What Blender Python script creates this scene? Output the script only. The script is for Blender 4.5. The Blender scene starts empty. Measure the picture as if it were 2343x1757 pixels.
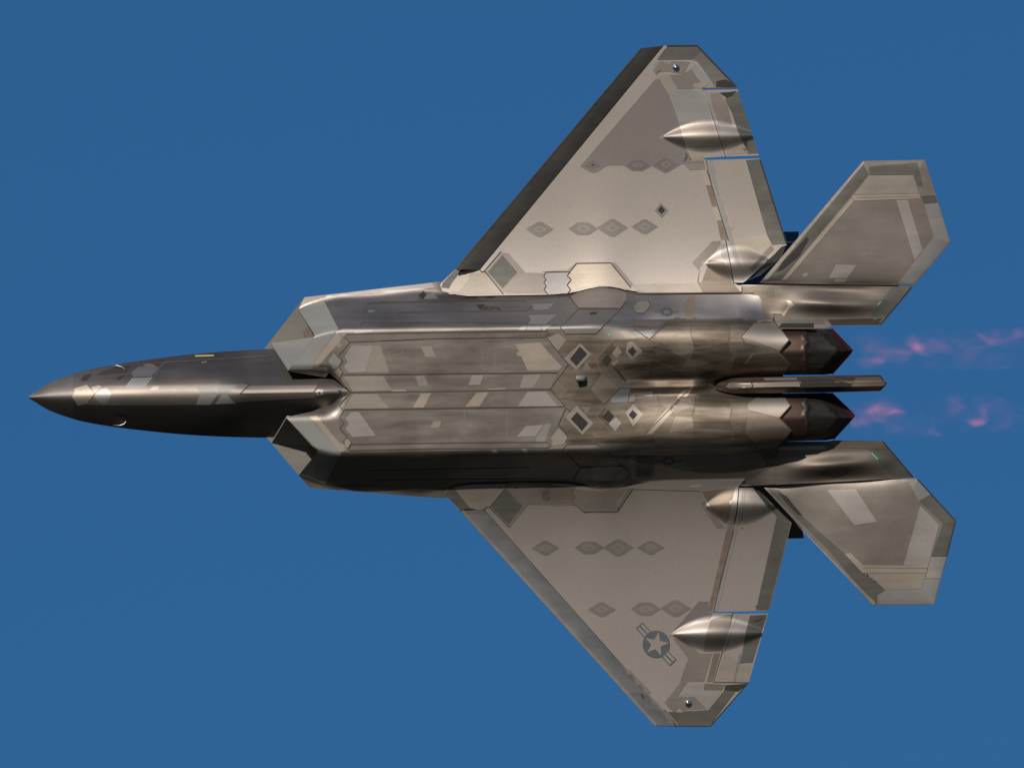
import bpy, bmesh, math, random
from mathutils import Vector, Matrix
from mathutils.geometry import delaunay_2d_cdt
random.seed(7)
C = bpy.context.scene.collection
sc = bpy.context.scene

# ------------------------------------------------------------------ camera
S = 113.0                      # measuring units per metre on the aircraft
DIST = 400.0
ELEV = math.radians(22)
cam_d = bpy.data.cameras.new('camera'); cam = bpy.data.objects.new('camera', cam_d); C.objects.link(cam)
cam_d.sensor_width = 36.0
cam_d.lens = 36.0 * DIST / (2343.0 / S)
cam_d.clip_start = 0.5; cam_d.clip_end = 60000
cam.location = (0, 0, 1.7)
right = Vector((1, 0, 0)); up = Vector((0, -math.sin(ELEV), math.cos(ELEV))); back = Vector((0, -math.cos(ELEV), -math.sin(ELEV)))
cam.rotation_euler = Matrix((right, up, back)).transposed().to_euler()
sc.camera = cam

# ------------------------------------------------------------------ sun and sky
s_cam = Vector((-0.34, 0.60, 0.72)).normalized()
sun_dir = (right * s_cam.x + up * s_cam.y + back * s_cam.z).normalized()
sun_d = bpy.data.lights.new('sun', 'SUN'); sun = bpy.data.objects.new('sun', sun_d); C.objects.link(sun)
sun_d.energy = 4.2; sun_d.angle = math.radians(0.5); sun_d.color = (1.0, 0.89, 0.77)
sun.rotation_euler = sun_dir.to_track_quat('Z', 'Y').to_euler()
sun.location = (0, 0, 300)
world = bpy.data.worlds.new('World'); sc.world = world; world.use_nodes = True
wn = world.node_tree.nodes; wl = world.node_tree.links
bg = wn['Background']
sky = wn.new('ShaderNodeTexSky'); sky.sky_type = 'NISHITA'; sky.sun_disc = False
sky.sun_elevation = math.asin(sun_dir.z)
sky.sun_rotation = math.atan2(sun_dir.x, sun_dir.y)
sky.air_density = 1.3; sky.dust_density = 0.0; sky.ozone_density = 10.0; sky.altitude = 0
wb = wn.new('ShaderNodeMix'); wb.data_type = 'RGBA'; wb.blend_type = 'MULTIPLY'; wb.inputs[0].default_value = 1.0
wb.inputs[7].default_value = (0.86, 1.0, 0.96, 1)            # the photograph's white balance, even over the whole sky
wl.new(sky.outputs[0], wb.inputs[6]); wl.new(wb.outputs[2], bg.inputs[0]); bg.inputs[1].default_value = 0.067
sc.view_settings.view_transform = 'Standard'; sc.view_settings.look = 'None'
sc.view_settings.exposure = 0.0; sc.view_settings.gamma = 1.0
sc.view_settings.use_curve_mapping = False

# ------------------------------------------------------------------ helpers
TH = 0.016
def uv(p):
    dx, dy = p[0] - 1172.0, 891.3 - p[1]
    return (1172.0 + dx + TH * dy, dy - TH * dx)
REG = {'R1': (40, 740, 2.765), 'R2': (600, 660, 4.148), 'R3': (600, 900, 4.424), 'R4': (1000, 580, 4.366), 'R5': (1000, 900, 4.366),
       'R6': (1450, 580, 3.16), 'R7': (1450, 820, 3.16), 'W1': (1040, 300, 4.366), 'W2': (1300, 80, 4.366), 'W3': (1400, 340, 4.366),
       'W4': (1700, 340, 4.366), 'W5': (1000, 1080, 4.366), 'W6': (1350, 1300, 4.366), 'W7': (1400, 1060, 4.366), 'W8': (1720, 1000, 4.148),
       'N': (0, 0, 1.0)}
def P(s):
    """'R2 10,20 30,40 R4 5,6' -> list of (U, V)"""
    out = []; r = REG['N']
    for t in s.split():
        if t in REG: r = REG[t]; continue
        a, b = t.split(',')
        out.append(uv((r[0] + float(a) / r[2], r[1] + float(b) / r[2])))
    return out
def L(U, V, Z): return ((U - 1172.0) / S, V / S, Z / S)
def sstep(a, b, x):
    t = min(1.0, max(0.0, (x - a) / (b - a))); return t * t * (3 - 2 * t)
def smin(a, b, k):
    h = max(k - abs(a - b), 0.0) / k; return min(a, b) - h * h * k * 0.25
def smax(a, b, k): return -smin(-a, -b, k)
def tab(*kv):
    xs = [k for k, _ in kv]; ys = [v for _, v in kv]; n = len(xs)
    d = [(ys[i + 1] - ys[i]) / (xs[i + 1] - xs[i]) for i in range(n - 1)]
    m = [d[0]] + [0 if d[i - 1] * d[i] <= 0 else 2 * d[i - 1] * d[i] / (d[i - 1] + d[i]) for i in range(1, n - 1)] + [d[-1]]
    def f(x):
        if x <= xs[0]: return ys[0]
        if x >= xs[-1]: return ys[-1]
        i = 0
        while x > xs[i + 1]: i += 1
        h = xs[i + 1] - xs[i]; t = (x - xs[i]) / h
        return ((1 + 2 * t) * (1 - t) ** 2 * ys[i] + t * (1 - t) ** 2 * h * m[i] + t * t * (3 - 2 * t) * ys[i + 1] + t * t * (t - 1) * h * m[i + 1])
    return f
def inside(p, poly):
    x, y = p; c = False; n = len(poly); j = n - 1
    for i in range(n):
        xi, yi = poly[i]; xj, yj = poly[j]
        if (yi > y) != (yj > y) and x < (xj - xi) * (y - yi) / (yj - yi) + xi: c = not c
        j = i
    return c
def edge_dist(p, poly):
    x, y = p; b = 1e9; n = len(poly)
    for i in range(n):
        x1, y1 = poly[i]; x2, y2 = poly[(i + 1) % n]
        dx, dy = x2 - x1, y2 - y1; q = dx * dx + dy * dy
        t = 0 if q == 0 else min(1, max(0, ((x - x1) * dx + (y - y1) * dy) / q))
        e = (x - x1 - t * dx) ** 2 + (y - y1 - t * dy) ** 2
        if e < b: b = e
    return math.sqrt(b)
def chain(pts, sp, closed=True):
    out = []; n = len(pts)
    for i in range(n if closed else n - 1):
        a = pts[i]; b = pts[(i + 1) % n]
        k = max(1, int(math.ceil(math.hypot(b[0] - a[0], b[1] - a[1]) / sp)))
        for j in range(k): out.append((a[0] + (b[0] - a[0]) * j / k, a[1] + (b[1] - a[1]) * j / k))
    if not closed: out.append(pts[-1])
    return out
def area(poly): return 0.5 * sum(poly[i - 1][0] * poly[i][1] - poly[i][0] * poly[i - 1][1] for i in range(len(poly)))
FAIR_PTS = []; FAIR_BOX = []
def triang(poly, sp, fair=False):
    if area(poly) < 0: poly = poly[::-1]
    bd = chain(poly, sp); pts = [Vector(p) for p in bd]; nb = len(bd)
    xs = [p[0] for p in poly]; ys = [p[1] for p in poly]
    j = 0; y = min(ys) + sp * 0.5
    grid = {}
    for p in bd: grid.setdefault((int(p[0] // sp), int(p[1] // sp)), []).append(p)
    while y < max(ys):
        x = min(xs) + sp * (0.5 if j % 2 else 0.0) + 0.01
        while x < max(xs):
            if not (fair and any(a - 3 < x < b + 3 and c - 2 < y < d + 2 for a, b, c, d in FAIR_BOX)) and inside((x, y), poly):
                ok = True; gx, gy = int(x // sp), int(y // sp)
                for ax in (gx - 1, gx, gx + 1):
                    for ay in (gy - 1, gy, gy + 1):
                        for q in grid.get((ax, ay), ()):
                            if (q[0] - x) ** 2 + (q[1] - y) ** 2 < 0.36 * sp * sp: ok = False
                if ok: pts.append(Vector((x, y)))
            x += sp
        y += sp * 0.87; j += 1
    if fair:
        lo = (min(xs), min(ys)); hi = (max(xs), max(ys))
        for q in FAIR_PTS:
            if lo[0] < q[0] < hi[0] and lo[1] < q[1] < hi[1] and inside(q, poly):
                gx, gy = int(q[0] // sp), int(q[1] // sp)
                if all((p[0] - q[0]) ** 2 + (p[1] - q[1]) ** 2 > 1.0 for ax in (gx - 1, gx, gx + 1) for ay in (gy - 1, gy, gy + 1) for p in grid.get((ax, ay), ())):
                    pts.append(Vector(q))
    r = delaunay_2d_cdt(pts, [], [list(range(nb))], 1, 1e-4)
    v = [tuple(p) for p in r[0]]; fs = []
    for f in r[2]:
        a = area([v[i] for i in f])
        if abs(a) < 1e-6: continue
        fs.append(list(f) if a > 0 else list(f)[::-1])
    cnt = {}
    for f in fs:
        for i in range(len(f)):
            cnt[(f[i], f[(i + 1) % len(f)])] = 1
    be = [(a, b) for (a, b) in cnt if (b, a) not in cnt]
    return v, fs, be
def grad(z, U, V, e=1.0):
    return ((z(U + e, V) - z(U - e, V)) / (2 * e), (z(U, V + e) - z(U, V - e)) / (2 * e))
def obj(name, verts, faces, mat, parent, normals=None, label=None, smooth=True):
    me = bpy.data.meshes.new(name); me.from_pydata(verts, [], faces)
    me.update()
    if smooth: me.polygons.foreach_set('use_smooth', [True] * len(me.polygons))
    if normals: me.normals_split_custom_set_from_vertices(normals)
    me.materials.append(mat)
    o = bpy.data.objects.new(name, me); C.objects.link(o); o.parent = parent
    if label: o['label'] = label
    return o
def sheet(name, poly, z, h, mat, parent, sp=8, depth=None, ztop=None, label=None, normals=True):
    """A skin over poly at height z(U,V)+h; its rim goes down by depth, or the body is closed at ztop."""
    v, fs, be = triang(poly, sp, z is z_wing)
    zs = [z(a, b) + h for a, b in v]
    V3 = [L(a, b, c) for (a, b), c in zip(v, zs)]
    N = []
    for a, b in v:
        g = grad(z, a, b); n = Vector((-g[0], -g[1], 1)).normalized(); N.append(tuple(n))
    F = [list(f) for f in fs]
    lo = (lambda a, b, c: ztop(a, b)) if ztop else (lambda a, b, c: c - depth)
    if depth is not None or ztop:
        if ztop:
            k = len(V3)
            for (a, b), c in zip(v, zs): V3.append(L(a, b, min(lo(a, b, c), c - 0.5))); N.append((0, 0, -1))
            F += [[i + k for i in reversed(f)] for f in fs]
        for (i, j) in be:
            k = len(V3)
            for q in (i, j): V3.append(V3[q]); N.append((0, 0, 0))
            for q in (j, i): V3.append(L(v[q][0], v[q][1], min(lo(v[q][0], v[q][1], zs[q]), zs[q] - 0.2))); N.append((0, 0, 0))
            F.append([k + 1, k, k + 3, k + 2])
    return obj(name, V3, F, mat, parent, N if normals else None, label)
def ribbon(name, pts, w, z, h, mat, parent, sp=7):
    ps = chain(pts, sp, False)
    V3, F, N = [], [], []
    for i, p in enumerate(ps):
        a = ps[max(0, i - 1)]; b = ps[min(len(ps) - 1, i + 1)]
        d = math.hypot(b[0] - a[0], b[1] - a[1]) or 1
        nx, ny = -(b[1] - a[1]) / d, (b[0] - a[0]) / d
        for s in (1, -1):
            u_, v_ = p[0] + s * nx * w / 2, p[1] + s * ny * w / 2
            V3.append(L(u_, v_, z(u_, v_) + h))
            g = grad(z, u_, v_); N.append(tuple(Vector((-g[0], -g[1], 1)).normalized()))
        if i:
            k = 2 * i; F.append([k - 1, k + 1, k, k - 2])
    return obj(name, V3, F, mat, parent, N)

# ------------------------------------------------------------------ materials
def paint(name, col, metal=0.9, rough=0.54, var=0.12, streak=0.10, stain=0.0, stain_col=(0.10, 0.07, 0.045), fine=0.085, bump=0.10, rv=0.04):
    m = bpy.data.materials.new(name); m.use_nodes = True
    nt = m.node_tree; n = nt.nodes; l = nt.links; b = n['Principled BSDF']
    tc = n.new('ShaderNodeTexCoord')
    def noise(scale, vec, det=4, rg=0.55):
        mp = n.new('ShaderNodeMapping'); mp.inputs['Scale'].default_value = vec
        l.new(tc.outputs['Object'], mp.inputs['Vector'])
        x = n.new('ShaderNodeTexNoise'); x.inputs['Scale'].default_value = scale; x.inputs['Detail'].default_value = det; x.inputs['Roughness'].default_value = rg
        l.new(mp.outputs[0], x.inputs['Vector']); return x.outputs['Fac']
    def ramp(fac, lo, hi, a, c):
        r = n.new('ShaderNodeMapRange'); r.inputs['From Min'].default_value = lo; r.inputs['From Max'].default_value = hi
        r.inputs['To Min'].default_value = a; r.inputs['To Max'].default_value = c; l.new(fac, r.inputs['Value']); return r.outputs[0]
    def mul(a, c):
        x = n.new('ShaderNodeMath'); x.operation = 'MULTIPLY'; l.new(a, x.inputs[0]); l.new(c, x.inputs[1]); return x.outputs[0]
    f = ramp(noise(0.9, (1, 1, 1)), 0.3, 0.7, 1 - var, 1 + var)
    f = mul(f, ramp(noise(3.5, (0.18, 2.2, 2.2)), 0.3, 0.7, 1 - streak, 1 + streak))
    f = mul(f, ramp(noise(38, (1, 1, 1), 2), 0.25, 0.75, 1 - fine, 1 + fine))
    mx = n.new('ShaderNodeMix'); mx.data_type = 'RGBA'; mx.blend_type = 'MULTIPLY'; mx.inputs[0].default_value = 1.0
    mx.inputs[6].default_value = (*col, 1); l.new(f, mx.inputs[7])
    cur = mx.outputs[2]
    if stain > 0:
        st = mul(ramp(noise(3.6, (0.25, 1.6, 1.6), 7, 0.66), 0.38, 0.64, 0, stain), ramp(noise(1.3, (1, 1, 1), 3), 0.35, 0.6, 0.25, 1.0))
        m2 = n.new('ShaderNodeMix'); m2.data_type = 'RGBA'; l.new(st, m2.inputs[0]); l.new(cur, m2.inputs[6]); m2.inputs[7].default_value = (*stain_col, 1); cur = m2.outputs[2]
    l.new(cur, b.inputs['Base Color'])
    b.inputs['Metallic'].default_value = metal
    l.new(ramp(noise(1.7, (0.5, 1.5, 1.5)), 0.3, 0.7, rough - rv, rough + rv), b.inputs['Roughness'])
    bp = n.new('ShaderNodeBump'); bp.inputs['Strength'].default_value = bump; bp.inputs['Distance'].default_value = 0.02
    l.new(noise(2.2, (0.6, 1.0, 1.0), 2), bp.inputs['Height']); l.new(bp.outputs[0], b.inputs['Normal'])
    return m
M = {}
M['base']   = paint('wing_coating', (0.35, 0.318, 0.295), streak=0.012, var=0.025, bump=0.03, rv=0.006)
M['wing2']  = paint('outer_wing_coating', (0.215, 0.195, 0.188), streak=0.012, var=0.03, bump=0.03, rv=0.006)
M['belly']  = paint('belly_coating', (0.262, 0.238, 0.216), metal=0.95, rough=0.5, streak=0.12, var=0.16, stain=0.6, stain_col=(0.125, 0.102, 0.082), rv=0.06)
M['side']   = paint('side_coating', (0.27, 0.255, 0.248), metal=0.96, rough=0.5, streak=0.06, stain=0.12)
M['nose']   = paint('nose_coating', (0.15, 0.138, 0.13), metal=0.96, rough=0.48, streak=0.09)
M['radome'] = paint('radome_coating', (0.158, 0.147, 0.138), metal=0.93, rough=0.5)
M['tan']    = paint('tan_tape', (0.37, 0.325, 0.275), metal=0.85, streak=0.05)
M['tan2']   = paint('tan_patch', (0.31, 0.278, 0.245), metal=0.85, streak=0.05)
M['pale']   = paint('pale_patch', (0.335, 0.315, 0.30), metal=0.85, streak=0.05)
M['grey']   = paint('grey_patch', (0.275, 0.27, 0.265), metal=0.8, streak=0.04)
M['taupe']  = paint('taupe_patch', (0.235, 0.21, 0.19), metal=0.85, streak=0.05)
M['stabm']  = paint('tailplane_coating', (0.225, 0.20, 0.18), metal=0.9, streak=0.06, var=0.16)
M['boom']   = paint('boom_coating', (0.185, 0.163, 0.142), metal=0.85, rough=0.6, streak=0.14, var=0.18, stain=0.5, stain_col=(0.09, 0.07, 0.052))
M['brown']  = paint('brown_patch', (0.215, 0.18, 0.148), metal=0.8, stain=0.3)
M['rim']    = paint('edge_coating', (0.122, 0.122, 0.111), metal=0.7, var=0.22, streak=0.12, stain=0.45, stain_col=(0.08, 0.072, 0.06))
M['ceil']   = paint('duct_coating', (0.185, 0.175, 0.158), metal=0.35, streak=0.05)
M['lip']    = paint('lip_coating', (0.235, 0.24, 0.23), metal=0.35, streak=0.03, var=0.06)
M['edge']   = paint('leading_edge_coating', (0.165, 0.16, 0.15), metal=0.75, var=0.15, stain=0.25, stain_col=(0.08, 0.07, 0.06))
M['edge2']  = paint('leading_edge_grey', (0.225, 0.222, 0.215), metal=0.75, var=0.14, stain=0.35, stain_col=(0.13, 0.115, 0.10))
M['lens']   = paint('dimple_patch', (0.215, 0.198, 0.182), metal=0.85, streak=0.02)
M['lensd']  = paint('dimple_patch_dark', (0.172, 0.155, 0.145), metal=0.85, streak=0.02)
M['lens2']  = paint('dimple_core', (0.25, 0.235, 0.22), metal=0.85, streak=0.02)
M['soot_and_shade']   = paint('soot_and_shade', (0.025, 0.023, 0.021), metal=0.3, rough=0.7, var=0.3)  # for soot marks and for shade painted into gaps
M['black']  = paint('aperture_black', (0.02, 0.018, 0.017), metal=0.2, rough=0.7)
M['seam']   = paint('seam_sealant', (0.07, 0.057, 0.048), metal=0.2, rough=0.8, var=0.3)
M['seam2']  = paint('seam_sealant_worn', (0.12, 0.105, 0.092), metal=0.4, rough=0.7, var=0.3)
M['nac']    = paint('nacelle_coating', (0.225, 0.19, 0.152), streak=0.28, var=0.28, stain=0.9, stain_col=(0.06, 0.044, 0.03), fine=0.06)
M['nac2']   = paint('nacelle_panel_light', (0.275, 0.238, 0.196), streak=0.26, var=0.26, stain=0.85, stain_col=(0.085, 0.064, 0.045), fine=0.06)
M['nac3']   = paint('nacelle_panel_dark', (0.165, 0.134, 0.104), streak=0.28, var=0.28, stain=0.85, stain_col=(0.05, 0.036, 0.025), fine=0.06)
M['mark']   = paint('marking_grey', (0.085, 0.10, 0.115), metal=0.3)
M['mark2']  = paint('marking_faint', (0.075, 0.085, 0.10), metal=0.5)
M['nzb']    = paint('nozzle_black', (0.07, 0.06, 0.052), metal=0.8, rough=0.45, var=0.4, streak=0.35)
M['nzr']    = paint('nozzle_brown', (0.095, 0.06, 0.048), metal=0.85, rough=0.5, var=0.3, streak=0.25)
M['nzred']  = paint('nozzle_red_reflection', (0.075, 0.005, 0.007), metal=0.3, rough=0.6)  # afterburner's red reflection put into the rim colour
M['yellow'] = paint('formation_strip', (0.40, 0.34, 0.15), metal=0.0, rough=0.5)
M['green']  = paint('green_strip', (0.08, 0.45, 0.22), metal=0.0, rough=0.4)
M['chrome'] = paint('lamp_glass', (0.75, 0.75, 0.78), metal=1.0, rough=0.08, var=0.02, streak=0.02)
M['probe']  = paint('probe_metal', (0.45, 0.42, 0.37), metal=0.9, rough=0.4)
M['tail']   = paint('fin_coating', (0.12, 0.12, 0.13), metal=0.6)

# ------------------------------------------------------------------ ground below (out of frame; the place the jet flies over)
def ground():
    m = bpy.data.materials.new('field'); m.use_nodes = True; n = m.node_tree.nodes; l = m.node_tree.links
    b = n['Principled BSDF']; x = n.new('ShaderNodeTexNoise'); x.inputs['Scale'].default_value = 0.004; x.inputs['Detail'].default_value = 6
    tc = n.new('ShaderNodeTexCoord'); l.new(tc.outputs['Object'], x.inputs['Vector'])
    r = n.new('ShaderNodeValToRGB'); r.color_ramp.elements[0].color = (0.018, 0.022, 0.014, 1); r.color_ramp.elements[1].color = (0.05, 0.046, 0.034, 1)
    l.new(x.outputs['Fac'], r.inputs[0]); l.new(r.outputs[0], b.inputs['Base Color']); b.inputs['Roughness'].default_value = 0.95
    R = 25000; k = 64
    vs = [(R * math.cos(2 * math.pi * i / k), R * math.sin(2 * math.pi * i / k), 0) for i in range(k)]
    o = obj('ground', vs, [list(range(k))], m, None, smooth=False)
    o['kind'] = 'structure'; o['label'] = 'flat open field far below the aircraft'
ground()

# ------------------------------------------------------------------ aircraft frame
jet = bpy.data.objects.new('fighter_jet', None); C.objects.link(jet); jet.empty_display_size = 2
jet['label'] = 'grey twin-engine fighter jet seen from below against blue sky'
jet['category'] = 'jet'
Rm = Matrix((right, up, back)).transposed() @ Matrix.Rotation(TH, 3, 'Z')
origin = Vector(cam.location) - back * DIST + right * (0.5 / S) + up * ((878.5 - 891.3) / S)
jet.matrix_world = Matrix.Translation(origin) @ Rm.to_4x4()

# ------------------------------------------------------------------ shape of the skin (units: 1/113 m, z towards the ground side of the jet)
Wn = tab((64, 0), (72, 6.5), (80, 11), (96, 21.5), (112, 30.5), (148, 45), (185, 56.5), (257, 70.5), (329, 80.5), (402, 89), (474, 95), (546, 99), (610, 101), (700, 103), (800, 104))
Kn = tab((64, 0), (80, 7), (112, 19), (185, 41), (257, 58), (329, 70), (402, 80), (474, 88), (546, 94), (610, 98), (700, 102), (740, 103), (800, 100))
def z_nose(U, V):
    W = max(0.5, Wn(U)); k = Kn(U); r = min(48.0 - 36.0 * sstep(470, 580, U), 0.42 * W); v = min(abs(V), W)
    s = k / (math.sqrt(W * W + r * r) - r)
    return k - s * (math.sqrt(v * v + r * r) - r)
Vt0 = tab((640, 178), (683, 191), (722, 206), (773, 217), (850, 220), (961, 229), (1010, 224), (1080, 214), (2100, 214))
Vk = tab((640, 108), (683, 119), (722, 130), (773, 141), (800, 142), (2100, 142))
def Vt(U): return Vt0(U) + 17 * math.exp(-((U - 1385) / 62.0) ** 2)
B_base = tab((1690, 16), (1768, 17.5), (1800, 19), (1950, 15), (2090, 4))
def z_boom(U, V):
    v = abs(V)
    base = B_base(U) - 0.13 * (v - 180)
    c = 188 - 8 * sstep(1800, 2000, U)
    pr = sstep(1775, 1900, U) * (1 - sstep(1900, 2060, U))
    base += 21 * pr * math.exp(-((v - c) / 17) ** 2)
    base -= 7 * pr * math.exp(-((v - c - 34) / 12) ** 2)
    return base
def z_body(U, V):
    v = abs(V); vt = Vt(U)
    Zb = 107.0 if U < 1560 else 107.0 - 8 * sstep(1560, 1820, U)
    w = sstep(1350, 1500, U)
    wall = 4 + (vt - v) * 103.0 / (vt - Vk(U))
    z = smin(Zb, wall, 8)
    if U < 800 and v < 72:                       # rounded inner corner of the duct
        t = max(0.0, (66 - v) / 16.0) * (1 - sstep(740, 800, U)); z -= 7 * t * t
    fk = sstep(1000, 1060, U); fl = 6 - 5 * fk - (0.17 + 0.19 * fk) * (v - vt)
    if w > 0:
        vc = 100 - 12 * sstep(1640, 1800, U); a = 84 - 14 * sstep(1640, 1800, U); h = 64
        t = (v - vc) / (a if v < vc else 54.0 - 0.0 * U)
        if v <= vc: circ = Zb - 56.0 * ((vc - v) / vc) ** 2.3
        else: circ = (Zb - h) + h * math.sqrt(max(0.0, 1 - t * t)) if abs(t) < 1 else Zb - h - 60 * (abs(t) - 1)
        plane = smin(4 + (vt - v) * (1.15 - 0.5 * sstep(1400, 1720, U)), 68.0, 30) if v > vc else -40.0
        za = smax(smax(circ, plane, 22), fl, 7)
        za -= 46 * sstep(1585, 1660, U) * math.exp(-(v / 21.0) ** 2)
        if U > 1690 and v > vc:
            wb_ = sstep(1690, 1768, U); za = za * (1 - wb_) + smax(circ, z_boom(U, V), 16) * wb_
        return smax(z, fl, 7) * (1 - w) + za * w
    return smax(z, fl, 7)
fairings = []                                    # (U0, U1, Vc, half width, height)
def add_fairing(a, b, c, hw, H):
    p0 = uv((a, c)); p1 = uv((b, c)); fairings.append((p0[0], p1[0], 0.5 * (p0[1] + p1[1]), hw, H))
add_fairing(1516, 1745, 312, 33, 17); add_fairing(1536, 1762, 1449, 37, 19)
add_fairing(1612, 1775, 602, 36, 14); add_fairing(1612, 1790, 1157, 40, 17)
for (a_, b_, c_, hw_, H_) in fairings:
    FAIR_BOX.append((a_, b_, c_ - hw_ * 1.2, c_ + hw_ * 1.2))
    n_ = 64
    for i_ in range(n_ + 1):
        s_ = i_ / n_; p_ = math.sin(math.pi * s_ ** 0.85)
        w_ = hw_ * 1.2 * p_; m_ = max(1, int(w_ / 2.6))
        for j_ in range(-m_, m_ + 1): FAIR_PTS.append((a_ + (b_ - a_) * s_, c_ + w_ * j_ / m_))
        k_ = w_ + 5
        while k_ < hw_ * 1.2:
            FAIR_PTS.append((a_ + (b_ - a_) * s_, c_ + k_)); FAIR_PTS.append((a_ + (b_ - a_) * s_, c_ - k_)); k_ += 6
def hinge(side):
    return (P('N 1097,619 1519,105') if side > 0 else P('N 1107.6,1165 1549,1661'))
HG = {1: hinge(1), -1: hinge(-1)}
def flap_offset(U, V):
    s = 1 if V > 0 else -1
    (x1, y1), (x2, y2) = HG[s]
    dx, dy = x2 - x1, y2 - y1; q = math.hypot(dx, dy)
    return ((x1 - U) * dy + (V - y1) * dx) / q * s if s > 0 else ((U - x1) * dy - (V - y1) * dx) / q
def z_wing(U, V):
    v = abs(V); vt_ = Vt(U) if U > 1080 else 214.0
    z = 9.0 - 32.0 * (1 - math.exp(-max(0.0, v - vt_) / 118.0)) - 0.006 * (v - 214)
    for (a, b, c, hw, H) in fairings:
        if a < U < b and abs(V - c) < hw * 1.2:
            s = (U - a) / (b - a); p = max(1e-6, math.sin(math.pi * s ** 0.85)) ** 1.0
            w = hw * 1.2 * p; t = (V - c) / w if w > 0.5 else 9
            if abs(t) < 1: z += H * p * (0.5 + 0.5 * math.cos(math.pi * t)) ** 1.15
    return z
def z_flap(U, V):
    d = max(0.0, flap_offset(U, V))
    return z_wing(U, V) + 0.62 * d - 0.0038 * d * d * (1 if d < 60 else 60 / d) + 0.3
def z_stinger(U, V):
    top = tab((1620, 20), (1650, 60), (1700, 92), (1760, 98), (1900, 94), (1960, 86), (2030, 70))(U)
    v = abs(V); return top - max(0.0, v - 6) * 1.7 - max(0.0, 6 - v) * 0.1

# ------------------------------------------------------------------ forward fuselage
def forward_fuselage(split):
    us = [64.2, 66, 69, 73, 78, 85, 94] + [104 + 8 * i for i in range(86)] + [796, 802]
    us = [u for u in us if u <= 803]; nv = 64
    vs, F, N = [], [], []
    for u in us:
        W = Wn(u); fade = 1 - 0.0 * u
        for j in range(nv + 1):
            t = -1 + 2 * j / nv; V = W * math.sin(t * math.pi / 2)
            z = z_nose(u, V)
            if u > 735 and False: z -= 0
            vs.append(L(u, V, z)); g = grad(z_nose, u, V * 0.985, 0.6); N.append(tuple(Vector((-g[0], -g[1], 1)).normalized()))
    k = nv + 1
    for i in range(len(us) - 1):
        for j in range(nv): F.append([i * k + j, (i + 1) * k + j, (i + 1) * k + j + 1, i * k + j + 1])
    o0 = len(vs)                                  # upper side with the cockpit hump
    for u in us:
        W = Wn(u)
        hump = 70 * sstep(240, 420, u) * (1 - 0.3 * sstep(560, 800, u))
        for j in range(nv + 1):
            t = -1 + 2 * j / nv; V = W * math.sin(t * math.pi / 2); q = V / max(W, .5)
            z = -(Kn(u) * 0.62 * (1 - q * q) + hump * max(0, 1 - (q / 0.62) ** 2) ** 1.5)
            vs.append(L(u, V, z)); N.append((0, 0, 0))
    for i in range(len(us) - 1):
        for j in range(nv): F.append([o0 + i * k + j, o0 + i * k + j + 1, o0 + (i + 1) * k + j + 1, o0 + (i + 1) * k + j])
    ns = sum(1 for u in us if u < 176)
    def cut(f): return min(i % o0 // k for i in f) < ns - 1
    Fr = [f for f in F if cut(f)]; Fb = [f for f in F if not cut(f)]
    obj('radome', vs, Fr, M['radome'], jet, N)
    return obj('forward_fuselage', vs, Fb, M['nose'], jet, N)
nose = forward_fuselage(150)

# ------------------------------------------------------------------ centre fuselage
zz_up = 'R6 1000,475 1120,625 1045,715 1120,800 1070,890'
zz_lo = 'R7 1070,155 1065,250 1130,340 1050,430 1135,520 1020,668'
body_poly = P('R2 245,785 505,452 345,205 400,85 575,65 N 995,646 1012,645 1052,652 1100,666 1240,668 1300,655 1372,640 1450,650 1520,668 1696,652 1770,653 1770,725 ' + zz_up + ' N 1760,868 1760,888 '
              + zz_lo + ' N 1775,1036 1775,1108 1700,1112 1530,1108 1450,1128 1380,1134 1310,1120 1240,1113 1100,1113 1055,1130 1012,1138 R3 1870,1065 480,955 370,825 565,590 245,240 520,180 N 790.5,906 802,896 R2 640,800 600,845')
def body_top(U, V):
    v = abs(V)
    if U < 860: return z_body(U, V) - 5
    return -70 * max(0, 1 - (v / 190.0) ** 2) - 2
body = sheet('centre_fuselage', body_poly, z_body, 0, M['belly'], jet, sp=4.5, ztop=body_top)
def spine():                                     # upper deck over the ducts, closing the front of the body
    vs, F = [], []; us = list(range(690, 861, 17)); vv = [-1 + i / 8 for i in range(17)]
    for u in us:
        for q in vv: vs.append(L(u, q * 180, -70 * (1 - q * q) * sstep(560, 860, u) - 5))
    for i in range(len(us) - 1):
        for j in range(16): a = i * 17 + j; F.append([a, a + 1, a + 18, a + 17])
    obj('upper_deck', vs, F, M['belly'], jet)
spine()
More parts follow.
